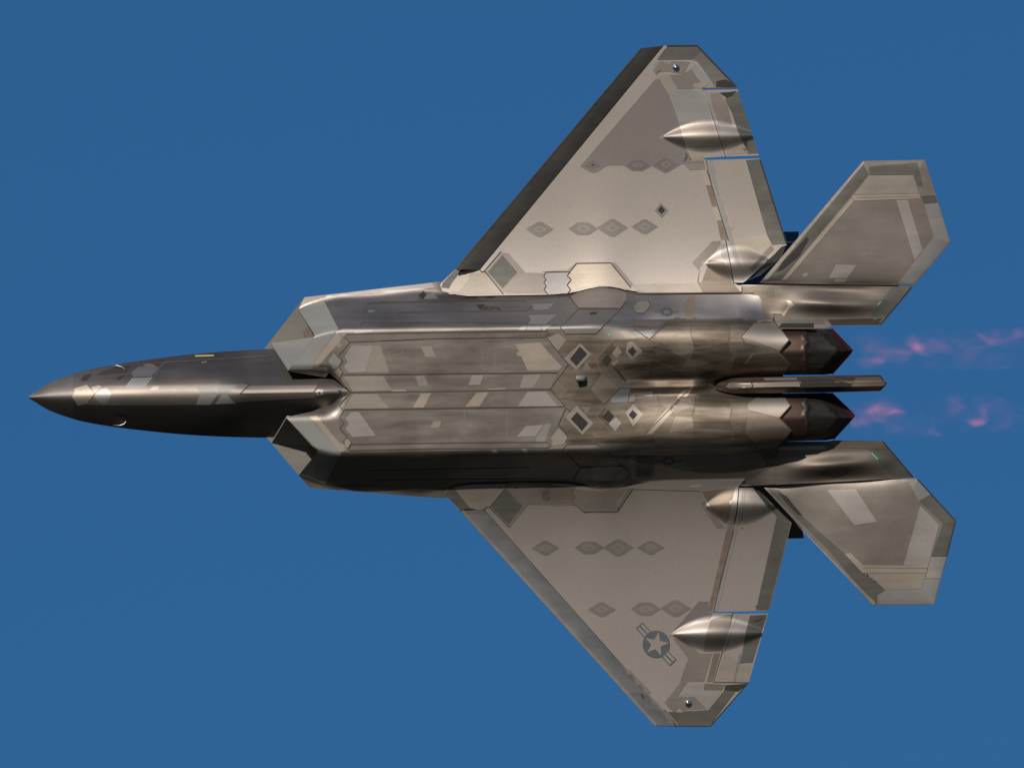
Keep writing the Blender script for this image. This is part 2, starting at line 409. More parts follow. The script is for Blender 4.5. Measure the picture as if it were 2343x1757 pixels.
def intake(side):
    if side > 0:
        a0, a1, b, c, d = P('R2 18,574 100,572 340,205 505,452 245,782')
        f0, f1 = P('R2 400,85 575,65')
    else:
        a0, a1, b, c, d = P('R3 40,440 95,440 370,828 570,585 245,238')
        f0, f1 = P('R3 480,955 670,962')
    sg = side
    e0 = P('R2 84,520')[0] if side > 0 else P('R3 97,500')[0]
    root = bpy.data.objects.new('intake_duct', None); C.objects.link(root); root.parent = jet
    # ceiling of the duct: a slab at chine level, raked front edge
    U2 = 900
    def slab(name, quad, nrm, th, mat):
        n = Vector(nrm).normalized() * th / S
        v = [Vector(L(*q)) for q in quad]; w = [p - n for p in v]
        vs = [tuple(p) for p in v + w]
        f = [[0, 1, 2, 3], [7, 6, 5, 4], [0, 4, 5, 1], [1, 5, 6, 2], [2, 6, 7, 3], [3, 7, 4, 0]]
        o = obj(name, vs, f, mat, root, smooth=False)
        bm = bmesh.new(); bm.from_mesh(o.data); bmesh.ops.recalc_face_normals(bm, faces=bm.faces); bm.to_mesh(o.data); bm.free()
        return o
    slab('duct_ceiling', [(a0[0], a0[1], 1), (f0[0], f0[1] , 1), (U2, f1[1], 1), (U2, a0[1], 1)], (0, 0, 1), 5, M['ceil'])
    slab('splitter_wall', [(e0[0], e0[1], 2), (d[0] + 2, d[1] + sg * 2, 97), (U2, sg * 70, 98), (U2, sg * 150, 2)], (0, sg, 0.5), 5, M['lip'])
    q = 'R2 385,415 430,355 460,372 510,455 475,490 400,475' if side > 0 else 'R3 430,600 465,545 540,545 575,580 530,655 480,655'
    sheet('panel', P(q), lambda a, b: 1.0, 0.5, M['brown'], root, sp=8, depth=0.6)
    return root
int_u = intake(1); int_l = intake(-1)

# ------------------------------------------------------------------ wings
WING = {1: P('N 1006,651 1042,616.5 1097,619 1519,105 1595.5,103 1686,200.5 1607,203 1609,206 1660,358.5 1611,361.5 1611,365 1617,366 1659,546 1678,648 1697,656 1700,686 1008,686'),
        -1: P('N 1016,1128 1051.5,1168 1107.6,1165 1549,1660.7 1627,1662 1713,1561.6 1632,1561.6 1652,1492 1676,1402.5 1630,1402 1632,1398 1684,1174.5 1690,1113 1700,1100 1702,1082 1010,1098')}
FLAP = {1: P('N 1041,616 1466,111 1518,105.3 1096,618'), -1: P('N 1052.7,1168.5 1496.6,1658.4 1547,1661 1106.5,1166')}
FLPN = {1: P('N 1613.5,366.5 1739,363 1800,561 1701,647 1680,647 1661,546'), -1: P('N 1634,1399.5 1757,1397 1811,1195 1722,1116 1692,1116 1686.5,1174.5')}
AIL = {1: P('N 1611,206.5 1688,205 1736.5,356 1661.5,358.5'), -1: P('N 1678,1404 1757.9,1403 1714,1559.5 1634,1559.5 1654,1492')}
STAB = {1: P('W4 165,1345 1200,125 1815,115 2075,935 1710,1370'), -1: P('W8 105,465 1570,390 1940,795 1730,1590 1150,1595')}
BOOM = {1: P('R6 1010,231 2010,240 1775,520 1430,525 1390,542 1010,548'), -1: P('R7 1026,913 2025,862 1795,596 1440,592 1400,600 1026,600')}
parts = {}
for sd in (1, -1):
    wp = WING[sd][:-2] + [(u, sd * (Vt(u) + 1.5)) for u in range(1700, 1044, -25)] + [(1016, sd * (Vt(1016) + 4))]
    parts['wing', sd] = sheet('wing', wp, z_wing, 0, M['base'], jet, sp=5, ztop=lambda a, b: z_wing(a, b) - (4 + 14 * math.exp(-max(0, abs(b) - 214) / 300)),
                              label='wing with star emblem' if sd < 0 else 'wing with dark outer patch')
    parts['flap', sd] = sheet('leading_edge_flap', FLAP[sd], z_flap, 0, M['edge' if sd > 0 else 'edge2'], jet, sp=8, depth=5)
    zt = lambda a, b: z_wing(a, b) - 5
    parts['flpn', sd] = sheet('flaperon', FLPN[sd], z_wing, 0, M['base'], jet, sp=5, depth=5)
    parts['ail', sd] = sheet('aileron', AIL[sd], z_wing, 0, M['base'], jet, sp=5, depth=5)
    sp_ = STAB[sd]
    def zs(U, V, sp_=sp_, sd=sd):
        d = edge_dist((U, V), sp_) if inside((U, V), sp_) else 0.0
        z = 2 + 2.6 * (1 - math.exp(-d / 22.0))
        r0, r1 = (sp_[0], sp_[4]) if sd > 0 else (sp_[0], sp_[1])
        t = (U - r0[0]) / (r1[0] - r0[0]); rv = abs(r0[1] + (r1[1] - r0[1]) * t)
        q = abs(V) - rv
        z -= (2.6 + 2.0 * math.cos(t * 9.5)) * math.exp(-max(0, q) / 7.0)
        return z + 1.9 * math.sin(U * 0.018 + abs(V) * 0.011) 
    parts['zstab', sd] = zs
    parts['stab', sd] = sheet('tailplane', sp_, zs, 0, M['stabm'], jet, sp=6, depth=4)
    parts['boom', sd] = sheet('tail_boom', BOOM[sd], z_boom, 0, M['boom'], jet, sp=6, ztop=lambda a, b: -18 * (1 - sstep(1700, 2090, a)) - 2)

    hz = HG[sd]
    q0, q1 = WING[sd][1], WING[sd][2]
    for pts_ in (hz, [q0, q1], [FLPN[sd][0], FLPN[sd][5], FLPN[sd][4]], [AIL[sd][0], AIL[sd][3]] if sd > 0 else [AIL[sd][0], AIL[sd][4], AIL[sd][3]]):
        ribbon('hinge_cove', pts_, 9, lambda a, b: z_wing(a, b) - 3.0, 0, M['seam'], parts['wing', sd])
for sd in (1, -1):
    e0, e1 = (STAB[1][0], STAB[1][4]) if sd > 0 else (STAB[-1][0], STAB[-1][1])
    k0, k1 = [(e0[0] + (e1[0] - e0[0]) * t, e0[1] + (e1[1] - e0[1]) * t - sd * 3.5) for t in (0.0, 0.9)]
    ribbon('root_gap_shade', [k0, k1], 9, lambda a, b: -5.0, 0, M['soot_and_shade'], parts['boom', sd])  # dark strip standing in for the shade in the tailplane root gap
# vertical fins stand on the far side, canted outwards
for sd in (1, -1):
    root_c = [(1440, 196), (1800, 196)]; tip_c = [(1640, 352), (1838, 352)]
    vs = []
    for off in (-1, 1):
        for (u, v, z, th) in ((1440, 196, -10, 12), (1810, 196, -10, 4), (1838, 352, -300, 2), (1690, 352, -300, 3)):
            vs.append(L(u, sd * (v + off * th * 0.5), z))
    f = [[0, 1, 2, 3], [7, 6, 5, 4], [0, 4, 5, 1], [1, 5, 6, 2], [2, 6, 7, 3], [3, 7, 4, 0]]
    o = obj('vertical_fin', vs, f, M['tail'], jet, smooth=False)
    bm = bmesh.new(); bm.from_mesh(o.data); bmesh.ops.recalc_face_normals(bm, faces=bm.faces); bm.to_mesh(o.data); bm.free()

NZ = tab((1760, 97), (1835, 91), (1850, 87), (1960, 58))
# nozzles: flat wedge flaps
NOZ = {1: P('R6 1000,500 1060,545 1390,545 1440,548 1585,703 1440,868 1380,876 1060,880 1000,870'), -1: P('R7 1000,255 1380,248 1440,252 1600,413 1450,578 1390,592 1060,600 1000,600')}
for sd in (1, -1):
    def zn(U, V):
        t = (abs(V) - 76) / 54.0
        z = NZ(U) - 22 * t ** 4 - 0.28 * math.sqrt((abs(V) - 76) ** 2 + 20) + 2.2 * math.exp(-((U - 1843 - 3 * math.sin(V * 0.21)) / 5.0) ** 2)
        d = 1950 - abs(abs(V) - 77) * 0.92 - U
        return z - 0.75 * max(0.0, 34 - d)
    nz = sheet('exhaust_nozzle', NOZ[sd], zn, 0, M['nzb'], jet, sp=5, ztop=lambda a, b: -40 + 40 * sstep(1800, 1960, a))
    parts['nozzle', sd] = nz; parts['znoz'] = zn
sting = sheet('tail_stinger', P('R7 540,203 620,165 690,146 750,140 930,136 1430,124 1780,120 1828,182 1780,235 1400,246 960,252 720,255 650,240'), z_stinger, 0, M['nac3'], jet, sp=4, ztop=lambda a, b: 0.0, normals=False)
for sd in (1, -1): pass

# ------------------------------------------------------------------ panels, patches, seams
SURF = {'nose': (z_nose, lambda s: nose), 'body': (z_body, lambda s: body), 'wing': (z_wing, lambda s: parts['wing', s]), 'flap': (z_flap, lambda s: parts['flap', s]),
        'flpn': (z_wing, lambda s: parts['flpn', s]), 'ail': (z_wing, lambda s: parts['ail', s]), 'boom': (z_boom, lambda s: parts['boom', s]),
        'sting': (z_stinger, lambda s: sting), 'noz': (parts['znoz'], lambda s: parts['nozzle', s])}
def surf(name, pts):
    sd = 1 if sum(p[1] for p in pts) > 0 else -1
    if name == 'stab': return parts['zstab', sd], parts['stab', sd]
    z, p = SURF[name]; return z, p(sd)
def patch(sf, mat, layer, s, name='panel', sp=7, label=None):
    pts = P(s) if isinstance(s, str) else s
    if sf in ('body', 'stab') and sp > 4.5: sp = 4.5
    z, par = surf(sf, pts)
    return sheet(name, pts, z, 0.32 + 0.2 * layer, M[mat], par, sp=sp, depth=0.5 + 0.2 * layer, label=label)
def seam(sf, s, w=1.7, mat='seam', layer=4, name='panel_seam'):
    pts = P(s) if isinstance(s, str) else s
    z, par = surf(sf, pts)
    return ribbon(name, pts, w, z, 0.34 + 0.2 * layer, M[mat], par)
def lens(sf, reg, x0, x1, y0, y1, flat=0.0, core=True, mats=('lens', 'lens2'), layer=2):
    def shape(k):
        cx, cy = (x0 + x1) / 2, (y0 + y1) / 2; hw, hh = (x1 - x0) / 2 * k, (y1 - y0) / 2 * k
        prof = [(-1, 0), (-0.30 - flat, 0.80), (-0.15 - flat, 0.96), (0.0 - flat, 1.0), (flat, 1.0), (0.15 + flat, 0.96), (0.30 + flat, 0.80), (1, 0)]
        if flat == 0: prof.pop(4)
        pts = prof + [(-a, -b) for a, b in prof[1:-1]]
        return reg + ' ' + ' '.join('%.1f,%.1f' % (cx + a * hw, cy - b * hh) for a, b in pts)
    patch(sf, mats[0], layer, shape(1.0), name='access_cover', sp=6)
    if core:
        patch(sf, mats[1], layer + 1, shape(0.52), name='cover_plate', sp=5)
        patch(sf, mats[0], layer + 2, shape(0.2), name='fastener_cap', sp=4)

# --- bay doors
patch('body', 'belly', 1, 'R2 838,522 732,640 777,690 735,745 777,812 R4 1205,1186 1300,1115 1065,852 0,860', name='bay_door')
patch('body', 'belly', 1, 'R2 770,834 744,857 844,974 R4 1133,1350 1213,1203 0,1212', name='bay_door')
patch('body', 'belly', 1, 'R2 846,996 744,1110 782,1142 R4 1268,1524 1128,1368 0,1386', name='bay_door')
patch('body', 'belly', 1, 'R2 782,1160 747,1225 787,1280 747,1325 857,1463 R5 1102,482 1205,312 1280,145 0,160', name='bay_door')
patch('body', 'belly', 1, 'R2 815,440 838,498 R4 1080,820 1100,790 0,796', name='bay_door')
patch('body', 'belly', 1, 'R2 860,1487 825,1528 R5 0,546 1105,536 1120,515 1100,492 0,500', name='bay_door')
seam('body', 'R2 790,460 835,515 728,640 772,690 730,745 770,800 735,855 840,985 735,1110 775,1165 740,1225 780,1280 740,1325 855,1465 818,1525 835,1537', 2.0)
seam('body', 'R2 835,512 R4 0,852 1080,838', 1.6); seam('body', 'R2 770,823 R4 0,1204 1205,1192', 1.6)
seam('body', 'R2 840,985 R4 0,1380 1130,1360', 2.4); seam('body', 'R2 778,1152 R4 0,1548 1270,1529', 2.4)
seam('body', 'R2 855,1478 R5 0,496 1105,487', 2.2); seam('body', 'R2 835,1537 R5 0,551 1108,540 1138,515 1105,487', 2.0)
seam('body', 'R2 800,436 R4 0,790 1100,778 1116,795 1085,832 1310,1112 1130,1355 1330,1585', 2.0)
seam('body', 'R5 1285,145 1210,318 1300,430 1560,425', 1.6)
patch('body', 'pale', 2, 'R2 783,650 862,542 1060,545 985,790 830,800 778,745 817,695'); patch('body', 'tan2', 2, 'R2 1064,545 1125,545 1208,798 990,798')
patch('body', 'tan2', 3, 'R2 1062,548 1068,690 990,770 986,796')
patch('body', 'tan2', 2, 'R2 780,834 1150,832 1238,968 862,978'); patch('body', 'pale', 3, 'R2 1225,960 1360,960 1378,976 1232,978')
patch('body', 'tan2', 2, 'R2 865,1004 1093,1002 1208,1136 785,1140')
patch('body', 'pale', 2, 'R2 792,1230 852,1172 920,1172 1083,1395 862,1408 792,1330 827,1282')
for q in ('R2 1508,550 1605,550 1648,650 1552,650', 'R2 1452,832 1545,828 1580,920 1492,925'): patch('body', 'tan2', 2, q)
patch('body', 'pale', 2, 'R4 350,1216 465,1216 430,1310 315,1314'); patch('body', 'tan', 2, 'R2 1512,998 1605,994 1535,1128 1428,1130')
patch('body', 'tan', 2, 'R4 395,1392 515,1386 425,1524 285,1528'); patch('body', 'tan2', 2, 'R2 1632,1260 1702,1256 1680,1322 1592,1320')
patch('body', 'tan', 2, 'R4 780,908 1030,892 1130,1010 1245,1130 1215,1165 905,1168 840,1030 800,1020 790,985 825,985', sp=8)
patch('body', 'tan2', 2, 'R4 865,1215 1040,1210 960,1340 820,1345'); patch('body', 'taupe', 2, 'R4 1050,1210 1205,1208 1130,1340 965,1342')
patch('body', 'pale', 2, 'R4 905,1382 1085,1378 1205,1522 805,1526'); patch('body', 'taupe', 2, 'R4 1090,1380 1120,1378 1255,1520 1210,1522')
patch('body', 'pale', 2, 'R5 885,325 1065,314 985,425 800,430'); patch('body', 'grey', 2, 'R5 1075,312 1140,300 1075,480 990,478 992,428')
patch('body', 'tan', 3, 'R4 505,1352 685,1342 683,1356 507,1362')
for q in ('R2 1330,560 1338,560 1338,790 1330,790', 'R4 445,930 455,930 455,1160 445,1160', 'R4 582,900 592,900 592,1160 582,1160', 'R5 270,200 285,200 285,410 270,410', 'R5 690,160 705,160 705,440 690,440'):
    patch('body', 'taupe', 2, q, name='door_stiffener')
patch('body', 'seam', 3, 'R2 845,1140 955,1138 950,1152 848,1154', name='latch_slot')
# --- forward belly between lips and doors
patch('body', 'lip', 1, 'R2 252,776 508,456 540,425 715,398 690,430 462,770', name='lip_band', sp=5)
patch('body', 'lip', 1, 'R2 352,212 578,102 724,378 715,397 540,423 508,450', name='lip_band', sp=5)
patch('body', 'lip', 1, 'R3 250,243 300,250 480,240 800,600 780,625 690,608 575,575', name='lip_band', sp=5)
patch('body', 'lip', 1, 'R3 378,822 570,580 690,610 806,605 640,918', name='lip_band', sp=5)
patch('body', 'tan', 1, 'R2 458,772 695,430 722,415 762,470 755,490 530,748 622,752 628,785')
patch('body', 'tan', 1, 'R3 485,232 555,225 590,260 830,520 850,570 800,600')
patch('body', 'tan', 2, 'R3 845,470 880,455 905,490 870,545 835,545'); patch('body', 'tan2', 2, 'R2 700,545 740,510 770,545 740,568')
patch('body', 'grey', 2, 'R2 632,690 680,612 718,655 755,690 725,745 680,768'); patch('body', 'tan2', 2, 'R2 682,792 735,752 762,795 735,848')
patch('body', 'taupe', 2, 'R3 590,262 700,200 780,300 800,400 860,440 800,510 760,470')
patch('body', 'pale', 1, 'R2 722,412 770,385 1060,392 1050,418 800,440 770,465')
patch('body', 'pale', 2, 'R2 585,98 612,66 1610,-52 1636,-8 1480,18 900,60 690,86', name='chine_highlight', sp=5)  # lit brightness of the upper chine put into a pale colour
# --- side walls (missile side bays)
patch('body', 'side', 1, 'R2 735,385 590,108 640,92 1480,40 1480,120 1010,135 950,235 972,318 935,330 800,345', sp=6)
patch('body', 'side', 1, 'R2 1025,150 R4 880,478 905,500 870,570 0,578 R2 955,232', name='side_bay_door', sp=6)
patch('body', 'side', 1, 'R2 958,242 R4 0,590 880,580 905,610 930,660 900,700 0,690 R2 975,318', name='side_bay_door', sp=6)
patch('body', 'side', 1, 'R4 905,480 1300,430 1400,560 1230,735 1190,712 1090,712 1205,608 940,600 905,615 880,570', sp=6)
seam('body', 'R2 1000,130 R4 0,472 885,470', 1.6); seam('body', 'R2 1020,150 945,235 972,320 930,350', 1.6); seam('body', 'R2 945,236 R4 0,584 890,575 955,520', 2.0); seam('body', 'R2 965,322 R4 0,688 890,684', 1.4)
patch('body', 'pale', 2, 'R2 1003,230 1012,206 1085,206 1055,228'); patch('body', 'black', 2, 'R2 1485,65 1530,20 1560,65 1520,103', sp=4); patch('body', 'pale', 1, 'R2 1530,100 1562,60 1630,50 1675,98')
patch('body', 'black', 2, 'R4 240,452 290,432 415,433 370,453', name='vent_slot', sp=4); patch('body', 'black', 2, 'R4 470,445 500,433 590,432 560,448', name='vent_slot', sp=4)
patch('body', 'soot_and_shade', 2, 'R4 390,515 480,508 430,566', name='vent_scoop', sp=4); patch('body', 'brown', 1, 'R4 445,520 620,540 640,570 440,568')
patch('body', 'grey', 2, 'R4 938,506 1172,500 1110,560 970,566'); patch('body', 'grey', 2, 'R4 908,616 1203,609 1085,710 906,708 936,665')
patch('body', 'pale', 2, 'R4 806,770 850,726 900,722 880,770'); patch('body', 'grey', 2, 'R4 905,722 1050,718 1040,772 885,770'); patch('body', 'pale', 2, 'R4 1055,718 1150,716 1075,772 1045,772')
patch('body', 'side', 2, 'R4 1405,564 1828,562 1585,798 1282,803 1232,740', name='gear_door'); seam('body', 'R4 1410,560 1830,556 1585,802 1280,806 1228,740 1410,560', 2.0)
patch('body', 'black', 4, 'R4 1515,610 1540,586 1605,586 1575,612', name='aperture', sp=4)
seam('body', 'R4 1320,420 1410,550 1830,553 1900,470', 2.0); patch('body', 'tan2', 2, 'R4 1335,432 1410,385 1500,352 1650,342 1800,360 1890,392 1890,460 1828,545 1415,542', name='gear_door', sp=5)
patch('body', 'tan2', 2, 'R4 1960,530 2003,485 2105,480 2130,520 2058,594 1992,590', name='access_cover'); seam('body', 'R4 1990,597 2060,600 2136,521 2110,474', 1.8)
patch('body', 'side', 1, 'R4 1840,420 1966,416 1966,735 1730,735 1700,700 1900,500'); patch('body', 'side', 1, 'R6 5,302 380,300 395,330 360,362 372,470 232,488 170,530 5,528')
patch('body', 'side', 1, 'R6 440,302 840,296 925,322 920,370 950,478 440,488 450,385'); patch('body', 'brown', 2, 'R6 930,345 990,326 1110,336 1113,370 1070,438 962,434 926,410')
patch('body', 'brown', 1, 'R6 382,300 440,302 450,385 440,488 374,486 362,362 396,330')
seam('body', 'R6 0,297 870,288', 2.0); seam('body', 'R6 0,545 110,622 240,498 880,490', 1.8)
patch('body', 'soot_and_shade', 2, 'R6 1040,540 1070,505 1300,505 1300,540', sp=5)
# dark-side wall, same panels on the shaded flank
patch('body', 'side', 1, 'R3 660,925 808,610 900,640 2212,640 R5 1150,600 1400,740 1360,860 0,880 R3 1700,930', sp=6)
seam('body', 'R3 1080,785 R5 0,755 930,740', 1.4); seam('body', 'R3 1150,880 R5 0,858 1000,850', 1.4)
patch('body', 'grey', 2, 'R5 1445,745 1850,738 1900,800 1840,870 1400,862 1380,850'); seam('body', 'R5 1430,738 1360,860', 2.0); seam('body', 'R5 1880,745 1935,800 1890,860', 2.0); seam('body', 'R5 1250,560 1300,505 1600,500 1860,730 1430,738 1290,600', 1.8)
patch('body', 'pale', 2, 'R5 545,565 590,563 612,596 560,598'); patch('body', 'pale', 2, 'R5 845,558 890,556 915,590 870,592'); seam('body', 'R5 930,618 1090,606', 1.5, 'pale')
patch('body', 'side', 1, 'R5 1935,520 2180,520 2180,850 1945,850 1900,740')
patch('body', 'side', 1, 'R7 5,680 920,680 960,800 780,870 5,880')
# --- aft belly: grimy engine bays
patch('body', 'nac', 1, 'R4 1120,800 1210,800 1280,815 1730,862 1860,862 1880,850 2180,850 R6 110,622 230,500 880,490 770,605 800,640 1040,712 1118,800 1066,888 430,905 N 1620,878 R7 400,205 300,205 0,235 N 1450,885 R4 1820,1340 1670,1510 1240,1460 1135,1350 1310,1112 1085,845', sp=7)
patch('body', 'nac', 1, 'R5 1240,70 1670,110 1780,10 N 1455,893 R7 420,215 540,206 720,258 860,262 815,330 830,375 1046,432 1132,520 1020,664 0,560 R5 2170,480 1310,500 1140,480 1215,320 1330,190', sp=7)
patch('body', 'tan2', 2, 'R6 775,605 892,482 998,480 1116,624 1048,700', name='shroud_plate'); patch('body', 'tan2', 2, 'R7 820,332 905,264 1062,254 1126,340 1048,425 825,372', name='shroud_plate')
seam('body', 'R6 890,480 770,605 800,640', 1.6); seam('body', 'R6 ' + zz_up[3:], 2.4); seam('body', 'R7 ' + zz_lo[3:], 2.4)
patch('body', 'brown', 2, 'R7 830,380 1046,436 1128,520 1020,660 940,670 800,540')
patch('body', 'nac3', 2, 'N 1440,875 1620,871 1620,891 1440,893', name='valley_shade', sp=4)  # darker strip along the nacelle valley, its shade put into the colour
for s_ in ('R6 400,500 410,590 430,690 400,760 330,830', 'R6 690,500 680,640 720,760 690,870', 'R6 110,622 240,690 400,700 690,640', 'R7 415,270 440,340 420,400 440,480 400,640', 'R7 690,300 710,360 690,440 720,520 700,640', 'R7 0,300 170,270 420,330 690,340', 'R6 0,690 60,740 0,800'):
    seam('body', s_, 1.2, 'seam2', 3)
for m_, q in (('nac2', 'R6 150,610 240,508 398,504 408,590 428,690 350,756 240,688'), ('nac', 'R6 415,502 690,507 678,638 600,658 430,600'), ('nac3', 'R6 420,612 678,648 715,750 600,800 404,760 432,690'),
              ('nac2', 'R6 700,512 880,498 778,600 800,636 695,640'), ('nac3', 'R6 240,702 396,768 330,838 120,758'), ('nac3', 'R6 722,755 1040,716 1116,800 1066,884 700,872'),
              ('nac2', 'R7 180,272 408,282 428,340 300,398 190,330'), ('nac3', 'R7 432,284 688,304 698,350 442,350'), ('nac2', 'R7 444,360 688,362 698,432 440,408'), ('nac3', 'R7 430,420 688,444 718,520 430,500'), ('nac2', 'R7 300,420 416,424 426,500 250,540'), ('nac2', 'R7 5,260 160,275 185,330 60,350 5,330')):
    patch('body', m_, 2, q, name='nacelle_panel', sp=6)
patch('body', 'soot_and_shade', 2, 'N 1634,870 1680,861 1790,860 1790,902 1690,904 1640,893', name='valley_shade', sp=4)  # shade of the deep gap around the stinger, painted as a dark patch
for q in ('R6 770,232 1010,233 1010,482 955,480 925,410 925,345 900,302 785,296', 'R7 1025,905 1025,672 940,674 965,800 830,900'): patch('body', 'boom', 1, q)
for q in ('R4 1585,1190 1645,1180 1525,1345 1545,1320 1600,1240', 'R4 1600,1050 1742,884 1780,940 1650,1125', 'R4 1235,1452 1520,1368 1650,1500 1400,1475', 'R5 1595,225 1690,115 1650,235 1775,405', 'R5 1325,445 2165,425 2165,475 1335,495', 'R6 120,770 330,850 420,900 110,880'):
    patch('body', 'nac3', 2, q)
def diamond(out, inn, m_out='tan2', m_in='black'):
    if out: patch('body', m_out, 2, out, name='aperture_frame', sp=5)
    patch('body', m_in, 3, inn, name='aperture', sp=5)
diamond('R4 1265,1050 1430,897 1540,1005 1390,1165', 'R4 1325,1055 1425,930 1500,1005 1390,1125'); diamond('R4 1880,985 1900,890 1945,880 2050,975 1945,1085', 'R4 1900,975 1950,930 1990,975 1950,1030')
diamond('R5 1280,240 1395,120 1560,300 1450,410', 'R5 1335,255 1395,185 1510,295 1445,375'); diamond('R5 1880,190 1960,105 2055,210 1955,330', 'R5 1910,215 1950,165 2000,210 1955,262')
diamond(None, 'R4 1640,1070 1700,1005 1745,1060 1695,1130'); diamond(None, 'R5 1645,235 1710,165 1765,225 1715,295'); patch('body', 'pale', 3, 'R5 1712,297 1785,237 1840,295 1775,375')
patch('body', 'brown', 2, 'R4 1525,1350 1650,1180 1820,1350 1670,1510'); seam('body', 'R4 1525,1350 1650,1180 1820,1350 1670,1510 1525,1350', 1.6)
patch('body', 'brown', 2, 'R4 1142,1345 1200,1270 1310,1360 1225,1458'); patch('body', 'tan2', 2, 'R4 1085,850 1210,800 1290,865 1210,980'); patch('body', 'tan2', 2, 'R5 1140,440 1215,340 1300,430 1270,500 1160,520')
patch('body', 'taupe', 3, 'R4 1445,1168 1490,1082 1540,1165'); patch('body', 'taupe', 3, 'R5 1435,135 1540,135 1490,205'); patch('body', 'soot_and_shade', 3, 'R4 1755,1136 1782,1136 1892,1270 1875,1286', name='vent_slot', sp=4)
patch('body', 'tan2', 2, 'R4 1745,1000 1800,930 1845,985 1790,1050'); patch('body', 'tan', 2, 'R4 1740,1100 1800,1060 1815,1075 1760,1125')
seam('body', 'R4 1745,880 1580,1060 1640,1190', 3.0, 'brown', 3); seam('body', 'R5 1690,110 1590,230 1780,410', 2.6, 'brown', 3); seam('body', 'R4 1210,975 1290,868 1720,860 1760,880', 2.2, 'brown', 3)
seam('body', 'R5 1310,435 1780,440 2180,410', 2.4, 'brown', 3); seam('body', 'R5 1240,330 1310,435', 1.8)
seam('body', 'R4 1780,1300 1830,1345 2180,1345', 1.6); seam('body', 'R4 1660,1505 1830,1350', 1.6)
patch('body', 'tan', 2, 'R7 345,240 425,205 405,250 130,545 75,550', name='seal_strip'); seam('body', 'R7 415,205 75,552', 1.6)
patch('body', 'grey', 2, 'R4 1730,1440 1830,1350 1925,1345 1915,1400 1900,1480 1740,1490'); patch('body', 'tan2', 2, 'R4 1930,1395 2150,1380 2150,1460 1910,1480')
patch('body', 'tan2', 2, 'R4 1820,780 1900,775 1995,850 1875,856'); patch('body', 'grey', 2, 'R4 1950,790 2180,760 2120,830 2000,840')
patch('body', 'green', 3, 'R4 1704,806 1712,798 1724,806 1722,826 1708,828', name='green_mark', sp=3)  # small green mark, plain colour
seam('body', 'R6 800,800 860,725', 2.0, 'tan', 4)

# --- nose
patch('nose', 'taupe', 0, 'R1 470,402 600,393 840,391 1440,387 1468,392 1408,447 1385,512 840,517 560,519 440,513 490,455', sp=5)
patch('nose', 'tan', 2, 'R1 345,460 366,440 360,412 440,388 470,420 485,450 440,510 385,520', sp=5); patch('nose', 'pale', 2, 'R1 487,460 525,412 570,406 600,450 570,505 545,515 505,487', sp=5)
patch('nose', 'tan', 2, 'R1 468,404 510,391 540,397 520,412 492,442', sp=5); patch('nose', 'black', 2, 'R1 402,350 430,323 475,319 440,360 406,367', sp=5)
patch('nose', 'soot_and_shade', 1, 'R1 500,327 540,302 690,266 715,272 690,310 580,322', sp=5); patch('nose', 'black', 2, 'R1 620,355 650,331 685,329 650,357', name='aperture', sp=4)
patch('nose', 'black', 2, 'R1 620,563 650,558 692,583 660,588', name='aperture', sp=4); patch('nose', 'side', 1, 'R1 722,310 765,272 885,266 890,290 850,335 735,340', sp=6)
patch('nose', 'grey', 1, 'R1 682,404 725,346 858,341 810,404 745,408', sp=5); patch('nose', 'taupe', 2, 'R1 790,262 830,253 878,263 850,280', sp=4); patch('nose', 'black', 3, 'R1 865,262 880,255 896,262 880,270', sp=3)
patch('nose', 'yellow', 2, 'R1 1125,201 1243,198 1243,207 1125,210', name='formation_strip', sp=4); patch('nose', 'tan', 2, 'R1 843,422 862,396 906,396 890,420', sp=4)
patch('nose', 'grey', 1, 'R1 1160,246 1195,238 1203,244 1170,252', sp=4)
for q in ('R1 1130,397 1237,395 1265,440 1160,445', 'R1 1247,396 1390,391 1340,438 1285,440', 'R1 1160,449 1270,448 1225,515 1132,515', 'R1 1300,450 1330,450 1380,505 1252,510'): patch('nose', 'lip', 1, q, sp=5)
seam('nose', 'R1 890,290 930,246 1590,204', 1.1, 'taupe', 1); seam('nose', 'R1 895,292 838,388 1440,384', 1.1, 'taupe', 1); seam('nose', 'R1 1410,446 1470,388', 1.6); seam('nose', 'R1 1410,447 1900,440', 2.0)
patch('nose', 'taupe', 1, 'R1 1418,444 1470,396 1900,390 1880,436', name='gear_door', sp=6); patch('nose', 'taupe', 1, 'R1 1380,500 1340,450 1405,392 1462,392 1408,448 1880,444 1895,470', name='gear_door', sp=6)
patch('nose', 'pale', 2, 'R1 1880,437 1903,416 1935,420 1938,452 1897,458', sp=4); patch('nose', 'black', 3, 'R1 1908,432 1918,432 1920,446 1908,446', sp=3)
patch('nose', 'soot_and_shade', 2, 'R1 2030,420 2055,425 2058,450 2035,455', sp=4); seam('nose', 'R1 1875,438 1930,345', 1.5)
def probe(pts, par=nose):
    u = P(pts); vs, F = [], []; k = 8
    for i, (a, b) in enumerate(u):
        r = (0.9, 1.4, 1.7, 1.9)[i]; z = z_nose(a, b) + (9, 9, 6, -3)[i]
        for j in range(k): t = 2 * math.pi * j / k; vs.append(L(a, b + r * math.cos(t), z + r * math.sin(t)))
        if i:
            for j in range(k): F.append([(i - 1) * k + j, (i - 1) * k + (j + 1) % k, i * k + (j + 1) % k, i * k + j])
    F.append(list(range(k - 1, -1, -1))); obj('air_data_probe', vs, F, M['probe'], par)
probe('R1 600,270 630,266 662,276 684,294'); probe('R1 606,643 650,645 675,636 690,618')

